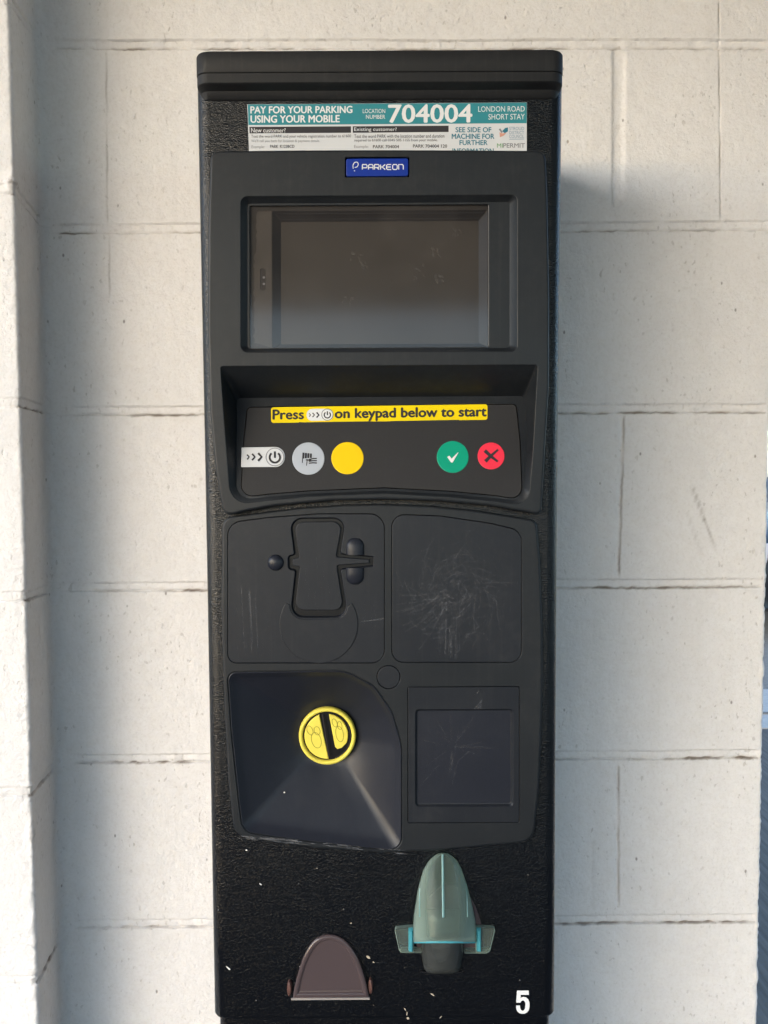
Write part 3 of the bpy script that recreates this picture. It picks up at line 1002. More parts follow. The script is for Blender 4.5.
# scuffs
for k in range(26):
    x, y = random.uniform(225, 535), random.uniform(155, 194) if random.random() < .5 else random.uniform(353, 364)
    a = random.uniform(-1.2, 1.2); l = random.uniform(1, 6)
    mb.ribbon([(x + l * t * math.cos(a), y + l * t * math.sin(a)) for t in (0, .5, 1)], 0.35, lambda x, y: UP(x, y, -0.0001), M['scratch'])
uf = mb.build('upper_fascia', T, 32)

# badge
mb = MB()
B_IN = rp([(346, 158.2, 2.4), (408.4, 157.8, 2.4), (408.4, 175.8, 2.4), (346, 176.2, 2.4)], 6)
plate(mb, B_IN, UP, M['blue'], top=0.0006, depth=0.002, r=0.9, seg=4)
bdg = mb.build('badge', T, 40)
mb = MB()
BF = lambda x, y, d=0: UP(x, y, 0.0005 + d)
def st(pts, w=1.0, mat=M['white'], fn=BF): mb.ribbon(pts, w, fn, mat)
def glyph(x0, strokes, w=4.6, h=5.0, yb=169.3):
    for s_ in strokes:
        st([(x0 + a * w, yb - b * h) for a, b in s_], 1.0)
gx = 362.4; gp = 6.05
glyph(gx, [[(0, 0), (0, 1)], [(0, 1), (.85, 1), (1, .8), (1, .5), (.85, .35), (0, .35)]])
glyph(gx + gp, [[(0, 0), (0, .8), (.2, 1), (.8, 1), (1, .8), (1, 0)], [(0, .4), (1, .4)]])
glyph(gx + 2 * gp, [[(0, 0), (0, 1)], [(0, 1), (.85, 1), (1, .8), (1, .55), (.85, .4), (0, .4)], [(.5, .4), (1, 0)]])
glyph(gx + 3 * gp, [[(0, 0), (0, 1)], [(1, 1), (.35, .5), (0, .5)], [(.35, .5), (1, 0)]])
glyph(gx + 4 * gp, [[(1, 1), (.2, 1), (0, .8), (0, .2), (.2, 0), (1, 0)], [(0, .5), (.9, .5)]])
glyph(gx + 5 * gp, [[(.2, 0), (.8, 0), (1, .2), (1, .8), (.8, 1), (.2, 1), (0, .8), (0, .2), (.2, 0)]])
glyph(gx + 6 * gp, [[(0, 0), (0, 1), (.8, 1), (1, .8), (1, 0)]])
st(sm([(353.2, 168.5), (353.0, 165.0), (354.6, 162.3), (357.2, 162.0), (358.2, 164.2), (357.0, 166.6), (354.6, 167.2)], 4), 0.75)
st([(354.0, 170.2), (354.9, 170.9)], 0.9)
mb.build('lettering', bdg, 0)

# ---- display behind its window
mb = MB()
D0 = 0.0090
FR = rp([(271, 207.5, 1), (489.0, 206.3, 1), (489.0, 345.6, 1), (271, 346.6, 1)], 2)
LC = rp([(281, 222, 1), (478.6, 220.8, 1), (478.6, 343.4, 1), (281, 344.4, 1)], 2)
BACK = rp([(244, 199.5, 1), (494, 198, 1), (494, 350, 1), (244, 351, 1)], 2)
mb.sheet(BACK, [FR], lambda x, y: UP(x, y, D0 + 0.001), M['bezel'])
lcp = S(Y_UP + D0 + 0.007)
rA = ring(FR, UP, D0 + 0.001); rB = [lcp(*p) for p in LC]
mb.loft([rA, rB], M['bezel_l'])
mb.add(rB, [list(range(len(rB)))], M['lcd'])
for q, w in (((274, 210.5, 486, 209.3), 0.6), ((277, 216, 482, 214.8), 0.4)):
    mb.ribbon([(q[0], q[1]), (q[2], q[3])], w, lambda x, y: UP(x, y, D0 + 0.0009 - 0.0002), M['bezel_l'])
scr = mb.build('display', T, 0)
mb = MB()
# ragged-edged grey strip with the sensor slot
le = [(252.5 + 2.2 * noise.noise(Vector((k * 0.9, 2, 0))) + (2.2 if k < 12 else 0), 212 + k * 3.4) for k in range(39)]
SL = rp([(258.6, 265.5, 2.6), (264.2, 265.5, 2.6), (264.2, 288.5, 2.6), (258.6, 288.5, 2.6)], 5)
STR = [(x, y) for x, y in le] + [(270.3, 346.0), (270.3, 208.0), (256, 208.3)]
mb.sheet(STR, [SL], lambda x, y: UP(x, y, D0 + 0.0002), M['strip'])
mb.loft([ring(SL, UP, D0 + 0.0002), ring(SL, UP, D0 + 0.0009)], M['strip'])
for yy in (275, 281.5):
    mb.add([UP(x, y, D0 + 0.0003) for x, y in circ(262.3, yy, 1.3, 1.2, 12)], [list(range(12))], M['greyink'])
mb.build('sensor_strip', scr, 0)
mb = MB()
W2 = off(WIN, 0.3)
mb.add(ring(W2, UP, 0.0079), [list(range(len(W2)))], M['glass'])
for a in ((355, 253, 5), (362, 262, 3), (436, 248, 4), (417, 269, 8), (440, 275, 4), (347, 298, 5), (456, 228, 4)):
    for k in range(7):
        x = a[0] + random.uniform(-a[2], a[2]); y = a[1] + random.uniform(-a[2], a[2])
        l = random.uniform(1.5, 5); an = random.uniform(-0.4, 1.4)
        mb.ribbon([(x + l * t * math.cos(an + t * .5), y + l * t * math.sin(an + t * .5)) for t in (0, .3, .6, 1)], random.uniform(.8, 2.2), lambda x, y: UP(x, y, 0.0078), M['smudge'])
mb.build('glass_pane', scr, 0, merge=False)

# ---- keypad plate with its printing
mb = MB()
PI_ = off(PLT, 0.7)
mb.loft([ring(PI_, KEY, 0.0012), ring(PI_, KEY, 0.0001), ring(off(PI_, 0.4), KEY, -0.0002)], M['keypad'])
mb.sheet(off(PI_, 0.4), [], lambda x, y: KEY(x, y, -0.0002), M['keypad'])
kp = mb.build('keypad', T, 30)
def KF(d): return lambda x, y, dd=0.0: KEY(x, y, d + dd)

def chevrons(mb, x, y, s, fn, mat, n=3, gap=1.0):
    cx_ = x
    for k in range(n):
        z = s * (0.62 + 0.19 * k)
        mb.ribbon([(cx_, y - z), (cx_ + z * 0.9, y), (cx_, y + z)], 0.55 * z * 1.05, fn, mat)
        cx_ += s * gap * (1.3 + 0.25 * k)
def power(mb, cx_, cy_, r, w, fn, mat):
    a0 = R(-90 + 38)
    mb.ribbon([(cx_ + r * math.cos(a0 + (R(360 - 76)) * k / 22), cy_ + r * math.sin(a0 + (R(360 - 76)) * k / 22)) for k in range(23)], w, fn, mat)
    mb.ribbon([(cx_, cy_ - r * 1.15), (cx_, cy_ + r * 0.1)], w, fn, mat)

# yellow instruction label
mb = MB()
LBL = rp([(271.0, 407.3, 2.5), (487.4, 404.3, 2.5), (487.4, 419.8, 2.5), (271.2, 423.0, 2.5)], 5)
mb.loft([ring(LBL, KF(-0.0002)), ring(LBL, KF(-0.0003))], M['yellow'])
mb.sheet(LBL, [], KF(-0.0003), M['yellow'])
lb = mb.build('instruction_label', kp, 0)
mb = MB()
sl = 1.0
text_px(mb, 'Press', 273.0, 303.6, 409.9, 419.4, KF(-0.00045), M['ink'], 0.045, 0.4)
text_px(mb, 'on keypad below to start', 335.2, 486.2, 408.7, 421.2, KF(-0.00045), M['ink'], 0.04, 2.0)
PILL = rp([(306.6, 409.0, 5.6), (333.4, 408.6, 5.6), (333.4, 420.6, 5.6), (306.6, 421.0, 5.6)], 6)
mb.sheet(PILL, [], KF(-0.0004), M['white'])
chevrons(mb, 309.2, 415.0, 2.6, KF(-0.0005), M['ink'])
rg = circ(327.4, 414.6, 5.7, None, 30)
mb.ribbon(rg + [rg[0]], 0.5, KF(-0.0005), M['ink'])
power(mb, 327.4, 414.9, 3.1, 1.2, KF(-0.0005), M['ink'])
mb.build('lettering', T if False else kp, 0)

def button(loop, mat, extra, lab):
    global mb
    mb = MB()
    mb.loft([ring(loop, KF(-0.0002)), ring(off(loop, 0.15), KF(-0.0006)), ring(off(loop, 0.7), KF(-0.0008))], mat)
    mb.sheet(off(loop, 0.7), [], KF(-0.0008), mat)
    extra(mb)
    o = mb.build('button', kp, 0)
    o['label'] = lab

def e_power(mb):
    chevrons(mb, 247.2, 457.0, 3.9, KF(-0.0011), M['ink'])
    rg = circ(275.0, 457.0, 8.8, None, 36)
    mb.ribbon(rg + [rg[0]], 0.7, KF(-0.0011), M['greyink'])
    power(mb, 275.0, 457.4, 5.2, 2.0, KF(-0.0011), M['ink'])
button(rp([(241.6, 447.4, 0.6), (285.0, 446.8, 9.6), (285.0, 467.0, 9.6), (241.0, 467.2, 0.6)], 8), M['paper'], e_power, 'white start button with chevrons and a power symbol')
def e_hand(mb):
    for k in range(4):
        mb.ribbon([(303.6 + k * 2.5, 452.6 + 0.3 * k), (303.3 + k * 2.5, 458.6 - 0.2 * k)], 1.9, KF(-0.0011), M['ink'])
    mb.ribbon([(303.0, 452.8), (302.4, 463.0)], 0.7, KF(-0.0011), M['ink'])
    mb.ribbon([(307.4, 459.2), (306.6, 465.6)], 0.8, KF(-0.0011), M['ink'])
    for k in range(3):
        mb.ribbon([(309.0, 459.6 + k * 1.8), (313.0, 458.6 + k * 2.1), (317.0, 458.4 + k * 2.3)], 1.2, KF(-0.0011), M['ink'])
    mb.ribbon([(306.0, 459.8), (311.5, 460.4)], 1.2, KF(-0.0011), M['ink'])
button(circ(308.4, 458.6, 16.2), M['greydot'], e_hand, 'round grey button with a hand symbol')
button(circ(347.5, 458.2, 16.2), M['yellowdot'], lambda mb: None, 'plain round yellow button')
def e_tick(mb):
    q = [(447.2, 457.0), (449.2, 455.6), (451.6, 458.6), (457.8, 452.4), (458.4, 452.6), (452.6, 462.4), (450.9, 462.4)]
    mb.sheet(q, [], KF(-0.0011), M['white'])
button(circ(452.7, 457.0, 16.0), M['greendot'], e_tick, 'round green button with a white tick')
def e_x(mb):
    mb.ribbon([(484.6, 450.6), (491.6, 457.0), (497.6, 461.6)], lambda t: 3.6 - 1.6 * t, KF(-0.0011), M['ink'])
    mb.ribbon([(485.2, 461.4), (491.0, 455.6), (497.8, 449.6)], lambda t: 3.6 - 1.8 * t, KF(-0.0012), M['ink'])
button(circ(491.0, 456.0, 13.5), M['reddot'], e_x, 'round red button with a dark cross')

# ---- information sticker on the cabinet
mb = MB()
SF = lambda d: (lambda x, y, dd=0.0: BODY(x, y, d + dd))
mb.sheet([(247.3, 104.4), (526.8, 102.6), (526.8, 158), (249.2, 158)], [], SF(-0.0002), M['paper'])
mb.loft([ring([(247.3, 104.4), (526.8, 102.6), (526.8, 158), (249.2, 158)], SF(-0.0002)), ring([(247.3, 104.4), (526.8, 102.6), (526.8, 158), (249.2, 158)], SF(0.0002))], M['paper'])
mb.sheet([(248.0, 104.6), (526.6, 102.8), (526.6, 123.3), (248.4, 125.2)], [], SF(-0.00025), M['teal'])
stk = mb.build('information_sticker', T, 0)
mb = MB()
def tx(s, x0, x1, y0, y1, mat='white', bold=0.0, slant=0.0, d=-0.00035):
    text_px(mb, s, x0, x1, y0, y1, SF(d), M[mat], bold, slant)
tx('PAY FOR YOUR PARKING', 250.6, 352.2, 106.6, 113.6, bold=0.035, slant=0.5)
tx('USING YOUR MOBILE', 250.8, 339.5, 115.7, 122.9, bold=0.035, slant=0.5)
tx('LOCATION', 362.8, 385.2, 109.1, 113.3)
tx('NUMBER', 366.0, 385.2, 115.0, 119.0)
tx('704004', 388.6, 471.8, 105.0, 122.8, bold=0.03, slant=0.4)
tx('LONDON ROAD', 478.2, 524.6, 106.5, 112.0, slant=0.3)
tx('SHORT STAY', 488.4, 524.6, 114.2, 119.8, slant=0.2)
mb.sheet([(249.4, 127.0), (351.0, 126.4), (351.0, 132.9), (249.6, 133.5)], [], SF(-0.00025), M['ink'])
mb.sheet([(352.8, 126.4), (448.6, 125.8), (448.6, 132.1), (352.8, 132.9)], [], SF(-0.00025), M['ink'])
tx('New customer?', 251.2, 285.6, 128.2, 132.6, bold=0.0, d=-0.00035)
tx('Existing customer?', 354.2, 396.6, 127.6, 132.2, bold=0.0, d=-0.00035)
tx('Text the word PARK and your vehicle registration number to 61600', 251.2, 351.0, 135.0, 138.8, 'ink', 0.0, 0.4)
tx("We'll call you back for location & payment details.", 251.2, 320.0, 139.6, 143.2, 'greyink', 0.0, 0.2)
tx('Example:', 251.6, 264.5, 145.4, 149.2, 'greyink')
tx('PARK', 270.2, 278.2, 145.0, 148.0, 'ink', 0.02)
tx('K123BCD', 280.2, 294.4, 145.0, 148.0, 'ink', 0.02)
tx('Text the word PARK with the location number and duration', 354.2, 444.4, 134.6, 138.2, 'ink', 0.0, 0.4)
tx('required to 61600 call 0345 505 1155 from your mobile.', 354.2, 437.6, 138.9, 142.5, 'ink', 0.0, 0.2)
tx('Example:', 354.2, 368.5, 145.2, 149.0, 'greyink')
tx('PARK 704004', 373.0, 399.0, 145.2, 148.4, 'ink', 0.02)
tx('PARK 704004 120', 413.0, 447.0, 144.6, 147.8, 'ink', 0.02)
tx('SEE SIDE OF', 455.6, 491.2, 127.4, 132.4, 'tealink', 0.03)
tx('MACHINE FOR', 451.8, 494.2, 133.9, 139.0, 'tealink', 0.03)
tx('FURTHER', 459.6, 487.4, 140.4, 145.2, 'tealink', 0.03)
tx('INFORMATION', 452.5, 493.5, 148.6, 153.4, 'tealink', 0.03)
tx('STROUD', 509.2, 524.0, 127.0, 130.4, 'blueink')
tx('DISTRICT', 509.2, 524.0, 131.2, 134.4, 'blueink')
tx('COUNCIL', 509.2, 524.0, 135.0, 138.2, 'blueink')
mb.ribbon([(509.2, 139.4), (524.0, 139.2)], 0.5, SF(-0.00035), M['blueink'])
mb.ribbon([(499.4, 129.0), (502.0, 132.6)], 1.8, SF(-0.00035), M['greyink'])
mb.sheet([(502.2, 131.2), (505.0, 128.2), (508.0, 127.6), (507.8, 131.6), (504.6, 133.4)], [], SF(-0.00035), M['tealink'])
mb.sheet([(499.4, 132.4), (502.4, 133.6), (506.6, 132.8), (503.6, 135.8), (499.8, 137.4)], [], SF(-0.0004), M['salmon'])
tx('MI', 497.0, 502.6, 143.6, 147.8, 'green_l', 0.01)
tx('PERMIT', 503.2, 524.8, 143.4, 147.8, 'greyink', 0.02)
mb.build('lettering', stk, 0)

# ---- lower fascia
L_OUT = rp([(222.0, 517.5, 12), (250, 514.0, 30), (300, 507.8, 60), (345, 504.8, 60), (384, 504.0, 60), (430, 505.8, 60), (480, 511.0, 60),
            (537.0, 520.5, 9), (540.4, 565, 60), (542.6, 620, 60), (543.0, 680, 60), (541.4, 740, 60), (539.0, 790, 40), (533.5, 842, 16), (500, 845.0, 60), (440, 850.8, 60), (384, 853.0, 60),
            (320, 849.0, 60), (270, 842.5, 40), (234.0, 836, 16), (228, 780, 60), (223.8, 700, 60), (221.2, 610, 60)], 7)
A_PL = rp([(227.6, 522.6, 15), (270, 517.2, 40), (320, 513.6, 40), (384.6, 513.6, 15), (384.6, 663.2, 13), (227.6, 663.2, 9)], 8)
B_PL = rp([(391.6, 514.0, 13), (440, 515.8, 40), (490, 523.0, 40), (521.8, 530.6, 14), (521.8, 662.6, 12), (391.6, 662.6, 12)], 8)
C_PL = rp([(407.8, 687.0, 2), (519.6, 686.4, 2), (519.6, 822.6, 2), (407.8, 823.2, 2)], 4)
C_IN = rp([(415.6, 709.8, 3.5), (512.8, 709.4, 3.5), (512.8, 806.2, 4), (415.6, 806.6, 4)], 6)
PLUG = circ(388.6, 677.2, 11.8)

mb = MB()
mb.loft([ring(L_OUT, LOW, 2.4 * 0.00092), ring(L_OUT, LOW, 0.0088)], M['plastic'])
face = bevel_in(mb, L_OUT, LOW, M['plastic'], 2.4, 0.0, 5)
seams = [A_PL, B_PL, C_PL, PLUG]
hs = []
for s_ in seams:
    h = off(s_, -0.5)
    mb.loft([ring(h, LOW), ring(s_, LOW, 0.0004), ring(s_, LOW, 0.003)], M['plastic'])
    hs.append(h)
fh = off(FUN, -0.6)
mb.loft([ring(fh, LOW), ring(FUN, LOW, 0.0005), ring(FUN, LOW, 0.0014), ring(off(FUN, 0.7), LOW, 0.0014)], M['plastic'])
mb.sheet(face, hs + [fh], lambda x, y: LOW(x, y), M['plastic'])
# pale scuffing along the lower rim of the chute
for k in range(60):
    t = random.random()
    x = 238 + 160 * (t if random.random() < .5 else t * .35); y = 836 + (x - 238) / 160 * 15 + random.uniform(-1.5, 2.5)
    l = random.uniform(3, 12)
    mb.ribbon([(x, y), (x + l * .5, y + l * .06), (x + l, y + l * .1)], random.uniform(.4, 1.2), lambda x, y: LOW(x, y, -0.0001), M['scratch2'])
mb.build('lower_fascia', T, 32)

FLOORY = 0.0032
# card reader plate, with hour-glass blanking plate
BOW = rp([(293.8, 522.0, 8.5), (342.6, 521.4, 8.5), (336.0, 557.0, 2), (369.4, 559.4, 0.5), (369.4, 563.2, 0.5), (336.8, 565.4, 2), (343.8, 610.4, 8.5), (294.6, 610.4, 8.5), (299.8, 566.6, 1.5), (292.4, 566.0, 2.5), (292.4, 559.2, 2.5), (299.4, 557.8, 1.5)], 7)
BOWH = rp([(289.6, 518.0, 11), (346.2, 517.6, 11), (340.6, 553.6, 2.5), (373.6, 556.4, 1), (373.6, 566.4, 1), (340.8, 569.6, 2.5), (348.4, 617.6, 12), (290.0, 617.6, 12), (295.2, 570.4, 2), (288.0, 569.8, 5), (288.0, 555.4, 5), (294.2, 554.6, 2)], 7)
def scratches(mb, cx_, cy_, rx, ry, n, box, mat, lo=10, hi=45):
    for k in range(n):
        a = random.uniform(0, 2 * math.pi); rr = random.uniform(0.1, 1.0)
        x, y = cx_ + rx * rr * math.cos(a), cy_ + ry * rr * math.sin(a)
        l = random.uniform(lo, hi)
        d = a + (random.choice((0, math.pi / 2, math.pi / 2)) + random.gauss(0, 0.3))
        cv = random.gauss(0.5, 0.7)
        pts = []
        for j in range(9):
            if not (box[0] < x < box[2] and box[1] < y < box[3]): break
            pts.append((x, y))
            x += l / 8 * math.cos(d); y += l / 8 * math.sin(d); d += cv / 8
        if len(pts) > 2:
            mb.ribbon(pts, random.uniform(0.3, 0.75), lambda x, y: LOW(x, y, -0.00012 - 0.0), mat)

mb = MB()
Ain = off(A_PL, 0.45)
plate(mb, Ain, LOW, M['plate'], 0.0, 0.003, 0.45, holes=[off(BOWH, -0.5)], seg=2)
mb.loft([ring(off(BOWH, -0.5), LOW), ring(BOWH, LOW, 0.0003), ring(off(BOWH, 0.6), LOW, 0.0018), ring(off(BOWH, 1.2), LOW, 0.0030)], M['plate'])
mb.sheet(off(BOWH, 1.2), [], lambda x, y: LOW(x, y, 0.0030), M['black'])
for k in range(36):
    x, y = random.uniform(232, 380), random.uniform(600, 655)
    mb.ribbon([(x + random.uniform(-1, 1), y), (x + 1.5, y + random.uniform(5, 22))], 0.35, lambda x, y: LOW(x, y, -0.0001), M['scratch'])
mb.ribbon([(358, 622), (384, 618.6)], 0.6, lambda x, y: LOW(x, y, -0.0001), M['scratch2'])
for k in range(5):
    x = random.uniform(228, 262)
    mb.ribbon([(x, random.uniform(585, 600)), (x + 2, 625), (x + 3, random.uniform(640, 658))], 0.35, lambda x, y: LOW(x, y, -0.0001), M['scratch2'])
ar = mb.build('card_reader_plate', T, 30)
mb = MB()
plate(mb, BOW, LOW, M['plate'], 0.0002, 0.003, 0.8, seg=3)
for k in range(14):
    x, y = random.uniform(302, 336), random.uniform(540, 604)
    mb.ribbon([(x, y), (x + random.uniform(-1, 2), y + random.uniform(4, 14))], 0.5, lambda x, y: LOW(x, y, 0.0001), M['scratch'])
mb.build('blanking_cover', ar, 35)
mb = MB()
lowb = [p for p in BOWH if p[1] > 603]
a0 = math.atan2(604 - 624, 287.0 - 318.8); a1 = math.atan2(604 - 624, 350.6 - 318.8)
arc = []
for k in range(41):
    a = a0 + ((a1 - a0) - 2 * math.pi) * k / 40 if (a1 > a0) else a0 + (a1 - a0) * k / 40
    arc.append((318.8 + 39.2 * math.cos(a), 624 + 39.2 * math.sin(a)))
bow_low = off(BOWH, -1.4)
bl_pts = [p for p in bow_low if p[1] > 604]
bl_pts.sort(key=lambda p: -math.atan2(p[0] - 318.8, p[1] - 560))
cres = arc + bl_pts
plate(mb, cres, LOW, M['plate'], -0.0010, 0.0012, 0.6, seg=2)
mb.build('crescent_panel', ar, 35)
def dome(mb, cx_, cy_, rx, ry, h, mat, cut=None, flat=0.0):
    """raised pip; cut keeps only one side of a row"""
    rings = []
    for k in range(10):
        a = math.pi / 2 * k / 9
        rings.append(ring([(cx_ + (x - cx_) * math.cos(a), cy_ + (y - cy_) * math.cos(a)) for x, y in circ(cx_, cy_, rx, ry, 40)], LOW, 0.0002 - h * math.sin(a)))
    mb.loft(rings, mat)
mb = MB(); dome(mb, 275.6, 562.6, 8.2, 8.2, 0.0046, M['deep']); mb.build('pip', ar, 60)
for (yc, s_) in ((554.8, -1), (567.6, 1)):
    mb = MB()
    lp = rp([(346.0, yc, 1.0), (364.0, yc, 1.0), (364.0, yc + s_ * 17, 8.8), (346.0, yc + s_ * 17, 8.8)], 8)
    rings = []
    for k in range(9):
        a = math.pi / 2 * k / 8
        c_ = math.cos(a)
        rings.append([LOW(355 + (x - 355) * (0.05 + .95 * c_), yc + (y - yc) * (0.25 + 0.75 * c_), 0.0002 - 0.0050 * math.sin(a)) for x, y in lp])
    mb.loft(rings, M['deep'], cap1=True)
    mb.build('pip', ar, 50)

mb = MB()
plate(mb, off(B_PL, 0.45), LOW, M['plate'], 0.0, 0.003, 0.45, seg=2)
bx = (394, 520, 519, 660)
for k in range(120):
    rr_ = random.uniform(8, 62); a = random.uniform(0, 2 * math.pi); da = random.uniform(0.25, 0.9) * (30 / (rr_ + 12)); dr = random.gauss(0, 7)
    q = [(453 + (rr_ + dr * t) * 0.95 * math.cos(a + da * t), 590 + (rr_ + dr * t) * math.sin(a + da * t)) for t in np.linspace(0, 1, 9)]
    q = [p for p in q if bx[0] < p[0] < bx[2] and bx[1] < p[1] < bx[3]]
    if len(q) > 2: mb.ribbon(q, random.uniform(0.25, 0.6), lambda x, y: LOW(x, y, -0.00011), M['scratch'])
scratches(mb, 452, 588, 52, 55, 60, bx, M['scratch'])
scratches(mb, 455, 592, 26, 24, 60, bx, M['scratch'], 8, 22)
for k in range(26):
    x = random.uniform(438, 462)
    mb.ribbon([(x, random.uniform(600, 640)), (x + random.uniform(-2, 1), random.uniform(640, 659))], random.uniform(.4, 1.0), lambda x, y: LOW(x, y, -0.00014), M['scratch'])
for k in range(16):
    a = random.uniform(1.7, 2.9); c0 = (452 + random.uniform(-6, 6), 590 + random.uniform(-4, 8))
    r0_, r1_ = random.uniform(8, 20), random.uniform(40, 62)
    q = [(c0[0] + r * math.cos(a + .004 * r), c0[1] + r * math.sin(a + .004 * r)) for r in np.linspace(r0_, r1_, 7)]
    q = [p for p in q if bx[0] < p[0] < bx[2] and bx[1] < p[1] < bx[3]]
    if len(q) > 2: mb.ribbon(q, 0.6, lambda x, y: LOW(x, y, -0.00013), M['scratch'])
o = mb.build('blanking_plate', T, 30, merge=False); o['label'] = 'square charcoal cover plate with swirling scratches'

mb = MB()
plate(mb, off(C_PL, 0.45), LOW, M['plate'], 0.0, 0.003, 0.45, seg=2, holes=[off(C_IN, -0.6)])
mb.loft([ring(off(C_IN, -0.6), LOW), ring(C_IN, LOW, 0.0004), ring(off(C_IN, 1.2), LOW, 0.0022), ring(off(C_IN, 2.0), LOW, 0.0024)], M['plate'])
mb.sheet(off(C_IN, 2.0), [], lambda x, y: LOW(x, y, 0.0024), M['deep'])
LW = lambda x, y: LOW(x, y, 0.0022)
for k in range(14):
    a = random.uniform(0, 2 * math.pi)
    r0_ = random.uniform(2, 9); r1_ = random.uniform(16, 38)
    q = [(452 + r * math.cos(a) * 1.1, 748 + r * math.sin(a)) for r in (r0_, (r0_ + r1_) / 2, r1_)]
    mb.ribbon(q, 0.7, LW, M['smudge'])
mb.ribbon([(459, 731), (455.5, 750), (451.5, 766)], 0.5, LW, M['scratch'])
mb.ribbon([(474, 748), (458, 762), (452, 786)], 0.7, LW, M['scratch'])
mb.ribbon([(440, 765), (428, 778), (420, 788)], 0.7, LW, M['scratch'])
for q in ([(474, 709), (478, 705), (481, 701)], [(478, 709), (480.5, 704), (482, 700)], [(480.5, 708.5), (481.5, 704)], [(475, 695), (479, 691)]):
    mb.ribbon(q, 0.7, lambda x, y: LOW(x, y, -0.0001), M['scratch2'])
o = mb.build('blanking_plate', T, 30, merge=False); o['label'] = 'charcoal cover plate with a sunken square panel'
mb = MB(); plate(mb, off(PLUG, 0.5), LOW, M['plate'], 0.0002, 0.003, 0.5, seg=2); mb.build('plug', T, 30)

# coin chute (soft four-sided funnel) and coin knob
KD = 0.034
KN = S(Y_LOW + KD)
kc = (327.6, 734.4)
inn = off(FUN, 0.7)
inn_r = ring(inn, LOW, 0.0014)
rings = [inn_r]
FL = off(FUN, 2.2)
top = ring(FL, LOW, 0.0006)
rings = [inn_r, ring(off(FUN, 0.9), LOW, 0.0004), ring(off(FUN, 1.5), LOW, 0.0001), top]
# knob-side ring: direction from the knob centre to each outline point
kn3 = KN(*kc)
rk = (KN(kc[0] + 29.5, kc[1]) - kn3).length
far = []
for p in FL:
    d = Vector((p[0] - kc[0], p[1] - kc[1])).normalized()
    # superellipse so that the corners stay visible as ridges
    k = (abs(d.x) ** 3 + abs(d.y) ** 3) ** (-1 / 3)
    far.append(kn3 + Vector((d.x, 0, -d.y)) * rk * (0.35 * k + 0.65) * 1.0)
steps = 16
for j in range(1, steps + 1):
    t = j / steps
    e = t
    rr = []
    for a, b in zip(top, far):
        p = a.lerp(b, t)
        # short rounded lip, then straight
        s_ = math.sin(min(1, t / 0.12) * math.pi / 2)
        dep = (b.y - a.y) * (t * 0.94 + 0.06 * s_)
        rr.append(Vector((p.x, a.y + dep, p.z)))
    rings.append(rr)
mb = MB()
mb.loft(rings, M['deep'])
mb.add([p + Vector((0, 0.0, 0)) for p in rings[-1]], [list(range(len(FL)))], M['black'])
mb.add([P(284.2 + x, 792.4 + y, Y_LOW + 0.0165) for x, y in ((-.9, 0), (0, -.9), (1.1, 0), (0, .9))], [(0, 1, 2, 3)], M['chip'])
mb.build('coin_chute', T, 50)

KO = -0.004
mb = MB()
rings = []
for r_, d in ((28.2, 0.004), (28.6, 0.001), (28.2, -0.0015), (27.2, -0.0028), (25.8, -0.003), (24.8, -0.0022), (24.2, -0.0004), (24.2, 0.003)):
    rings.append([KN(kc[0] + (x - kc[0]), kc[1] + (y - kc[1]), d + KO) for x, y in circ(kc[0], kc[1], r_, None, 64)])
mb.loft(rings, M['knob'])
mb.add([KN(x, y, 0.0008 + KO) for x, y in circ(kc[0], kc[1], 24.3, None, 48)], [list(range(48))], M['black'])
kn = mb.build('coin_knob', T, 50)
KNB = lambda d: (lambda x, y, dd=0.0: KN(x, y, KO + d + dd))
ang0, ang1 = math.atan2(711.5 - kc[1], 319.8 - kc[0]), math.atan2(756.4 - kc[1], 326.8 - kc[0])
def arcp(r, a, b, n, c=kc):
    return [(c[0] + r * math.cos(a + (b - a) * k / n), c[1] + r * math.sin(a + (b - a) * k / n)) for k in range(n + 1)]
lf = arcp(22.6, R(-110.5), R(-110.5) - R(163), 28)
lf = [(x, y) for x, y in lf]
lf = rp([(x, y, 0) for x, y in lf], 1)
rt = arcp(21.2, R(-84), R(20), 16, (kc[0] - 0.6, kc[1] - 0.6)) + [(345.6, 742.6), (342.0, 746.2), (337.6, 747.2), (335.4, 745.0)]
for lp in (lf, rt):
    mb = MB()
    rr = [ring(lp, KNB(0.0), 0.0004), ring(lp, KNB(0.0), -0.0010), ring(off(lp, 0.35), KNB(0.0), -0.0015), ring(off(lp, 0.9), KNB(0.0), -0.0017)]
    mb.loft(rr, M['knob'])
    mb.sheet(off(lp, 0.9), [], KNB(-0.0017), M['knob'])
    if lp is lf:
        ov = ((316.8, 738.2, 4.7, 7.9, -0.28), (310.4, 728.4, 2.7, 4.8, -0.42), (317.6, 728.8, 2.9, 4.2, -0.25))
    else:
        ov = ((339.9, 732.0, 3.7, 7.8, -0.18), (335.0, 721.0, 2.2, 4.2, -0.35), (340.0, 723.6, 2.2, 4.0, -0.2))
    for a in ov:
        c_ = circ(a[0], a[1], a[2], a[3], 28, a[4])
        mb.ribbon(c_ + [c_[0]], 0.42, KNB(-0.00195), M['knobline'])
    mb.build('knob_face', kn, 30, merge=False)
# slot blade: black walls of the turning slot
mb = MB()
SLT = [(320.6, 711.6), (328.4, 711.0), (335.0, 745.6), (333.4, 753.6), (327.6, 756.0)]
mb.sheet([(321.8, 713), (325.2, 712.4), (331.8, 753.6), (328.2, 755.2)], [], KNB(-0.0004), M['gap'])
mb.ribbon([(322.6, 712.6), (329.4, 755.0)], 1.3, KNB(-0.0009), M['bezel'])
mb.ribbon(arcp(23.0, R(-30), R(70), 18), 1.2, KNB(-0.0006), M['bezel'])
mb.build('coin_slot', kn, 0)

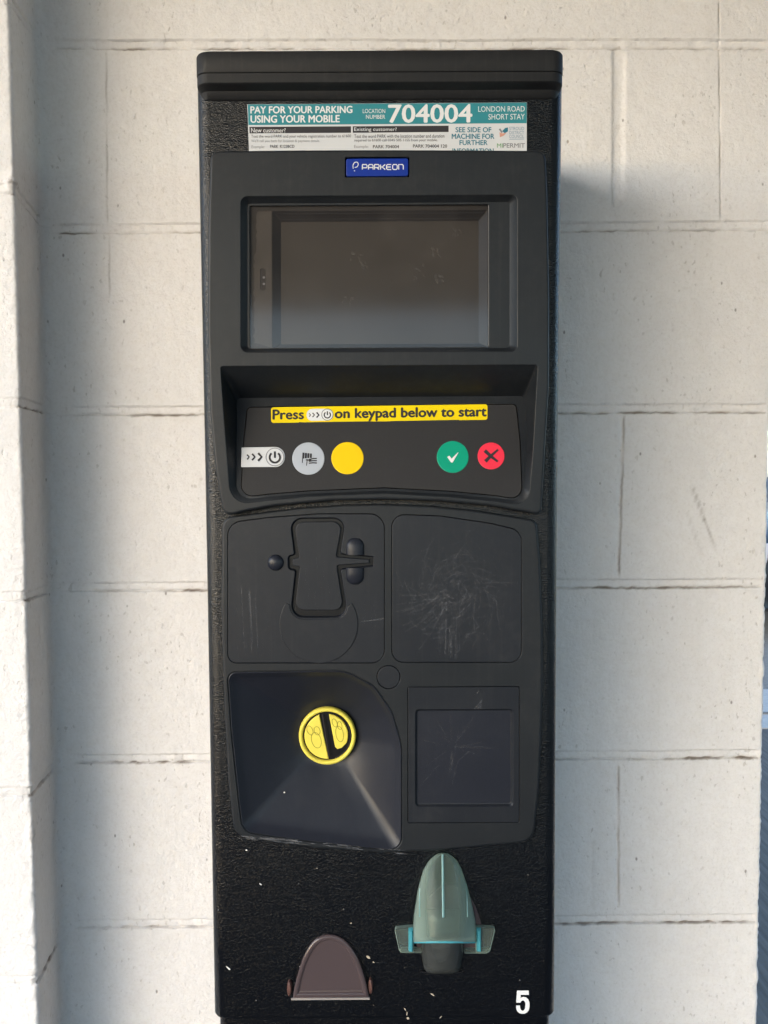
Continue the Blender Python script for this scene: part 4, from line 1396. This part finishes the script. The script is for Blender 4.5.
# ---- coin return flap
def vs_map(Y): return S(Y)
FLAP = sm([(293.6, 993.0), (297.0, 975.5), (304.0, 955.0), (314.5, 939.5), (328.8, 934.0), (344.0, 938.8), (356.5, 954.0), (364.6, 974.0), (369.0, 992.4)], 5)
mb = MB()
def fl(x, y, d=0.0):       # the lower edge stands further out than the top
    t = (y - 934) / 60
    return BODY(x, y, -0.002 - 0.006 * t + d)
lp = FLAP
mb.loft([ring(lp, fl, 0.006), ring(lp, fl, 0.0006), ring(off(lp, 0.6), fl, 0.0), ring(off(lp, 2.4), fl, -0.0004), ring(off(lp, 4.2), fl, 0.0002), ring(off(lp, 5.0), fl, 0.0012), ring(off(lp, 6.0), fl, 0.0014)], M['brown'])
mb.sheet(off(lp, 6.0), [], lambda x, y: fl(x, y, 0.0014), M['brown'])
fp = mb.build('coin_return_flap', T, 35)
mb = MB()
q = [BODY(292.0, 992.6, -0.0086), BODY(369.8, 992.0, -0.0086), BODY(369.8, 993.8, -0.0086), BODY(292.2, 994.4, -0.0086)]
q2 = [p + Vector((0, 0.0012, 0)) for p in q]
mb.add(q + q2, [(0, 1, 2, 3), (4, 7, 6, 5), (0, 4, 5, 1), (3, 2, 6, 7), (0, 3, 7, 4), (1, 5, 6, 2)], M['steel'])
mb.build('flap_lip', fp, 0)
for cx_, cy_ in ((289.8, 986.6), (370.6, 984.4)):
    mb = MB()
    rings = [[BODY(x, y, 0.0) for x, y in circ(cx_, cy_, 2.6, 7.6, 24)], [BODY(x, y, -0.004) for x, y in circ(cx_, cy_, 2.4, 7.2, 24)], [BODY(x, y, -0.0052) for x, y in circ(cx_, cy_, 1.3, 5.6, 24)]]
    mb.loft(rings, M['brownd'], cap1=True)
    mb.build('hinge', fp, 40)

# ---- ticket guide (aqua scoop with wings) and the clear cup below
def lerp_tab(tab, y):
    for (a, b), (c, d) in zip(tab[:-1], tab[1:]):
        if a <= y <= c:
            return b + (d - b) * (y - a) / (c - a)
    return tab[-1][1] if y > tab[-1][0] else tab[0][1]
xl_t = [(853.6, 442.4), (854.4, 438.0), (856.5, 434.4), (861, 429.6), (869.7, 424.0), (888.4, 418.6), (915, 414.4), (930, 413.4), (942, 413.2)]
xr_t = [(853.6, 442.6), (854.4, 447.6), (856.5, 451.4), (861, 456.4), (870, 461.2), (884, 466.0), (905.6, 471.6), (921, 474.8), (930, 475.4), (942, 475.6)]
ysm = [853.6, 854.4, 856.5, 861, 865, 870, 877, 884, 892, 900, 908, 915, 922, 930, 936, 942]
rows_ = []
NS = 20
def bulge(u, y):
    t = (y - 853.6) / (942 - 853.6)
    b = 0.0035 + 0.030 * t ** 0.85
    return b * (max(0.0, 1 - abs(u) ** 2.6)) ** 0.62
for y in ysm:
    a, b = lerp_tab(xl_t, y), lerp_tab(xr_t, y)
    row = []
    for k in range(NS + 1):
        u = -1 + 2 * k / NS
        u = math.sin(u * math.pi / 2)
        d = bulge(u, y)
        p = P(a + (b - a) * (u + 1) / 2, y, Y_BODY - 0.002 - d)
        row.append(p)
    rows_.append(row)
mb = MB()
mb.loft(rows_, M['aqua'], closed=False)
tg = mb.build('ticket_guide', T, 60, solid=0.0014)
def GS(x, y, d=0.0):
    a, b = lerp_tab(xl_t, y), lerp_tab(xr_t, y)
    u = max(-1, min(1, 2 * (x - a) / (b - a) - 1))
    return P(x, y, Y_BODY - 0.002 - bulge(u, y) - 0.0008 - 0.0004 + d)
for pts, w in (([(442.6, 854.4), (442.8, 870), (443.0, 890), (443.2, 905), (443.3, 917.5)], 2.2), ([(419.6, 888), (419.4, 900), (419.6, 917)], 1.2), ([(466.2, 884), (467.4, 900), (467.6, 917)], 1.2)):
    mb = MB()
    L_ = [GS(x - w / 2, y) for x, y in pts]; C_ = [GS(x, y, -0.0012) for x, y in pts]; R_ = [GS(x + w / 2, y) for x, y in pts]
    mb.loft([L_, C_, R_], M['aqual'], closed=False)
    mb.build('rib', tg, 0)
# rolled lower edge
mb = MB()
pts = [rows_[-1][k] for k in range(NS + 1)]
tube = []
for j, p in enumerate(pts):
    tube.append([p + Vector((0, 0.0011 * math.cos(a), 0.0011 * math.sin(a))) for a in [2 * math.pi * q / 8 for q in range(8)]])
mb.loft(tube, M['aquae'], cap0=True, cap1=True)
mb.build('lower_lip', tg, 60)
for s_, lp in ((-1, [(394.2, 925.4, 2.5), (413.6, 923.6, 1), (413.6, 949.6, 1), (399.4, 949.4, 4)]), (1, [(475.2, 923.6, 1), (495.0, 925.0, 2.5), (489.2, 949.4, 4), (475.2, 949.6, 1)])):
    mb = MB()
    l2 = rp(lp, 5)
    plate(mb, l2, BODY, M['aqua'], -0.006, 0.005, 0.8, seg=3)
    w = mb.build('wing', tg, 40)
    mb = MB()
    xe = 410.5 if s_ < 0 else 478.0
    q = [(xe - 2.4, 924.6), (xe + 2.4, 924.2), (xe + 2.4, 947.2), (xe - 2.4, 946.6)]
    mb.loft([ring(q, BODY, -0.004), ring(off(q, 0.5), BODY, -0.0085), ring(off(q, 1.4), BODY, -0.0098)], M['aquae'], cap1=True)
    mb.build('wing_root', tg, 40)
mb = MB()
l2 = rp([(400, 946.5, 2), (424.0, 946.5, 1), (424.0, 951.5, 1), (401, 951.0, 2)], 3)
plate(mb, l2, BODY, M['aqua'], -0.003, 0.003, 0.5)
mb.build('back_flange', tg, 40)
mb = MB()
l2 = rp([(464.0, 946.5, 1), (489, 946.5, 2), (487.5, 952.0, 3), (464.0, 952.0, 1)], 3)
plate(mb, l2, BODY, M['aqua'], -0.003, 0.003, 0.5)
mb.build('back_flange', tg, 40)
# brown flap behind the guide
mb = MB()
l2 = sm([(416, 948), (418, 925), (424, 904), (436, 889), (449, 884), (463, 889), (474, 903), (481.5, 924), (484, 948)], 5)
plate(mb, l2, BODY, M['brown'], -0.0014, 0.0014, 1.2)
mb.build('ticket_flap', T, 35)
# clear cup: half cylinder hanging below the guide
mb = MB()
rr = []
for y, w, dep in ((909, 22.5, 0.0185), (922, 22.0, 0.0225), (937, 21.5, 0.024), (950, 20.6, 0.023), (962, 19.0, 0.021), (968, 17.8, 0.019), (971.5, 15.5, 0.015), (973.2, 11.0, 0.009)):
    rr.append([P(442.2 + w * math.cos(a), y + (0.0 if y < 965 else -0.25 * (1 - math.sin(-a)) * 0), Y_BODY - 0.0015 - dep * abs(math.sin(a)) ** 0.8) for a in [math.pi * k / 22 for k in range(23)]])
mb.loft(rr, M['cup'], closed=False)
mb.add(rr[-1], [list(range(23))], M['cup'])
cp = mb.build('ticket_cup', T, 60, solid=0.0012)
mb = MB()
mb.loft([[p + Vector((0, 0.0008 * math.cos(b), 0.0009 * math.sin(b))) for b in [2 * math.pi * q / 6 for q in range(6)]] for p in rr[0]], M['ink'], cap0=True, cap1=True)
mb.build('cup_rim', cp, 60)
mb = MB()
tube = []
for p in [P(442.2 + 21.0 * math.cos(a) , 972.0 + 2.0 * math.sin(a) - 1.0, Y_BODY - 0.001) for a in [math.pi * k / 20 for k in range(21)]]:
    tube.append([p + Vector((0, 0.0009 * math.cos(b), 0.0006 * math.sin(b))) for b in [2 * math.pi * q / 6 for q in range(6)]])
mb.loft(tube, M['bezel_l'], cap0=True, cap1=True)
mb.build('cup_rim', cp, 60)

# white machine number
mb = MB()
lw = SF(-0.0005)
five = [(516.9, 990.2), (528.7, 990.2), (528.7, 994.5), (520.7, 994.5), (520.5, 997.9)]
outer = five + [(521.6, 996.9), (523.4, 996.5), (526.0, 997.0), (528.2, 999.0), (529.4, 1002.2), (529.4, 1006.5), (528.6, 1009.8), (527.0, 1012.0), (524.6, 1013.3), (521.9, 1013.5), (519.2, 1012.8), (517.2, 1011.0), (516.2, 1008.5), (516.0, 1005.2), (519.9, 1005.0), (520.1, 1007.8), (520.9, 1009.6), (522.4, 1010.4), (524.0, 1009.8), (525.0, 1007.8), (525.3, 1004.4), (524.9, 1001.8), (524.0, 1000.5), (522.6, 1000.1), (521.2, 1000.8), (520.2, 1002.4), (516.1, 1002.2)]
mb.sheet(outer, [], lw, M['white'])
mb.build('machine_number', T, 0)

# ------------------------------------------------------------------ light
w = bpy.data.worlds.new('World')
scene.world = w
w.use_nodes = True
nt = w.node_tree
bg = nt.nodes['Background']
sky = nt.nodes.new('ShaderNodeTexSky')
sky.sky_type = 'NISHITA'
sky.sun_disc = False
EL, AZ = R(15), R(40)       # sun stands behind the camera, to its left
sky.sun_elevation = EL
sky.sun_rotation = math.pi + AZ
sky.air_density = 1.0; sky.dust_density = 1.0; sky.ozone_density = 3.2
nt.links.new(sky.outputs[0], bg.inputs['Color'])
bg.inputs['Strength'].default_value = 0.15
sd = bpy.data.lights.new('sun', 'SUN')
sd.energy = 0.5
sd.angle = R(55)
sd.color = (1.0, 0.95, 0.935)
so = bpy.data.objects.new('sun', sd)
dirv = Vector((math.sin(AZ) * math.cos(EL), math.cos(AZ) * math.cos(EL), -math.sin(EL)))
so.rotation_euler = dirv.to_track_quat('-Z', 'Y').to_euler()
so.location = (-3, -4, 4)
col.objects.link(so)

scene.view_settings.view_transform = 'Standard'
scene.view_settings.look = 'None'
scene.view_settings.exposure = 1.9
scene.view_settings.gamma = 1.0
scene.render.resolution_x = 768
scene.render.resolution_y = 1024
scene.render.engine = 'CYCLES'
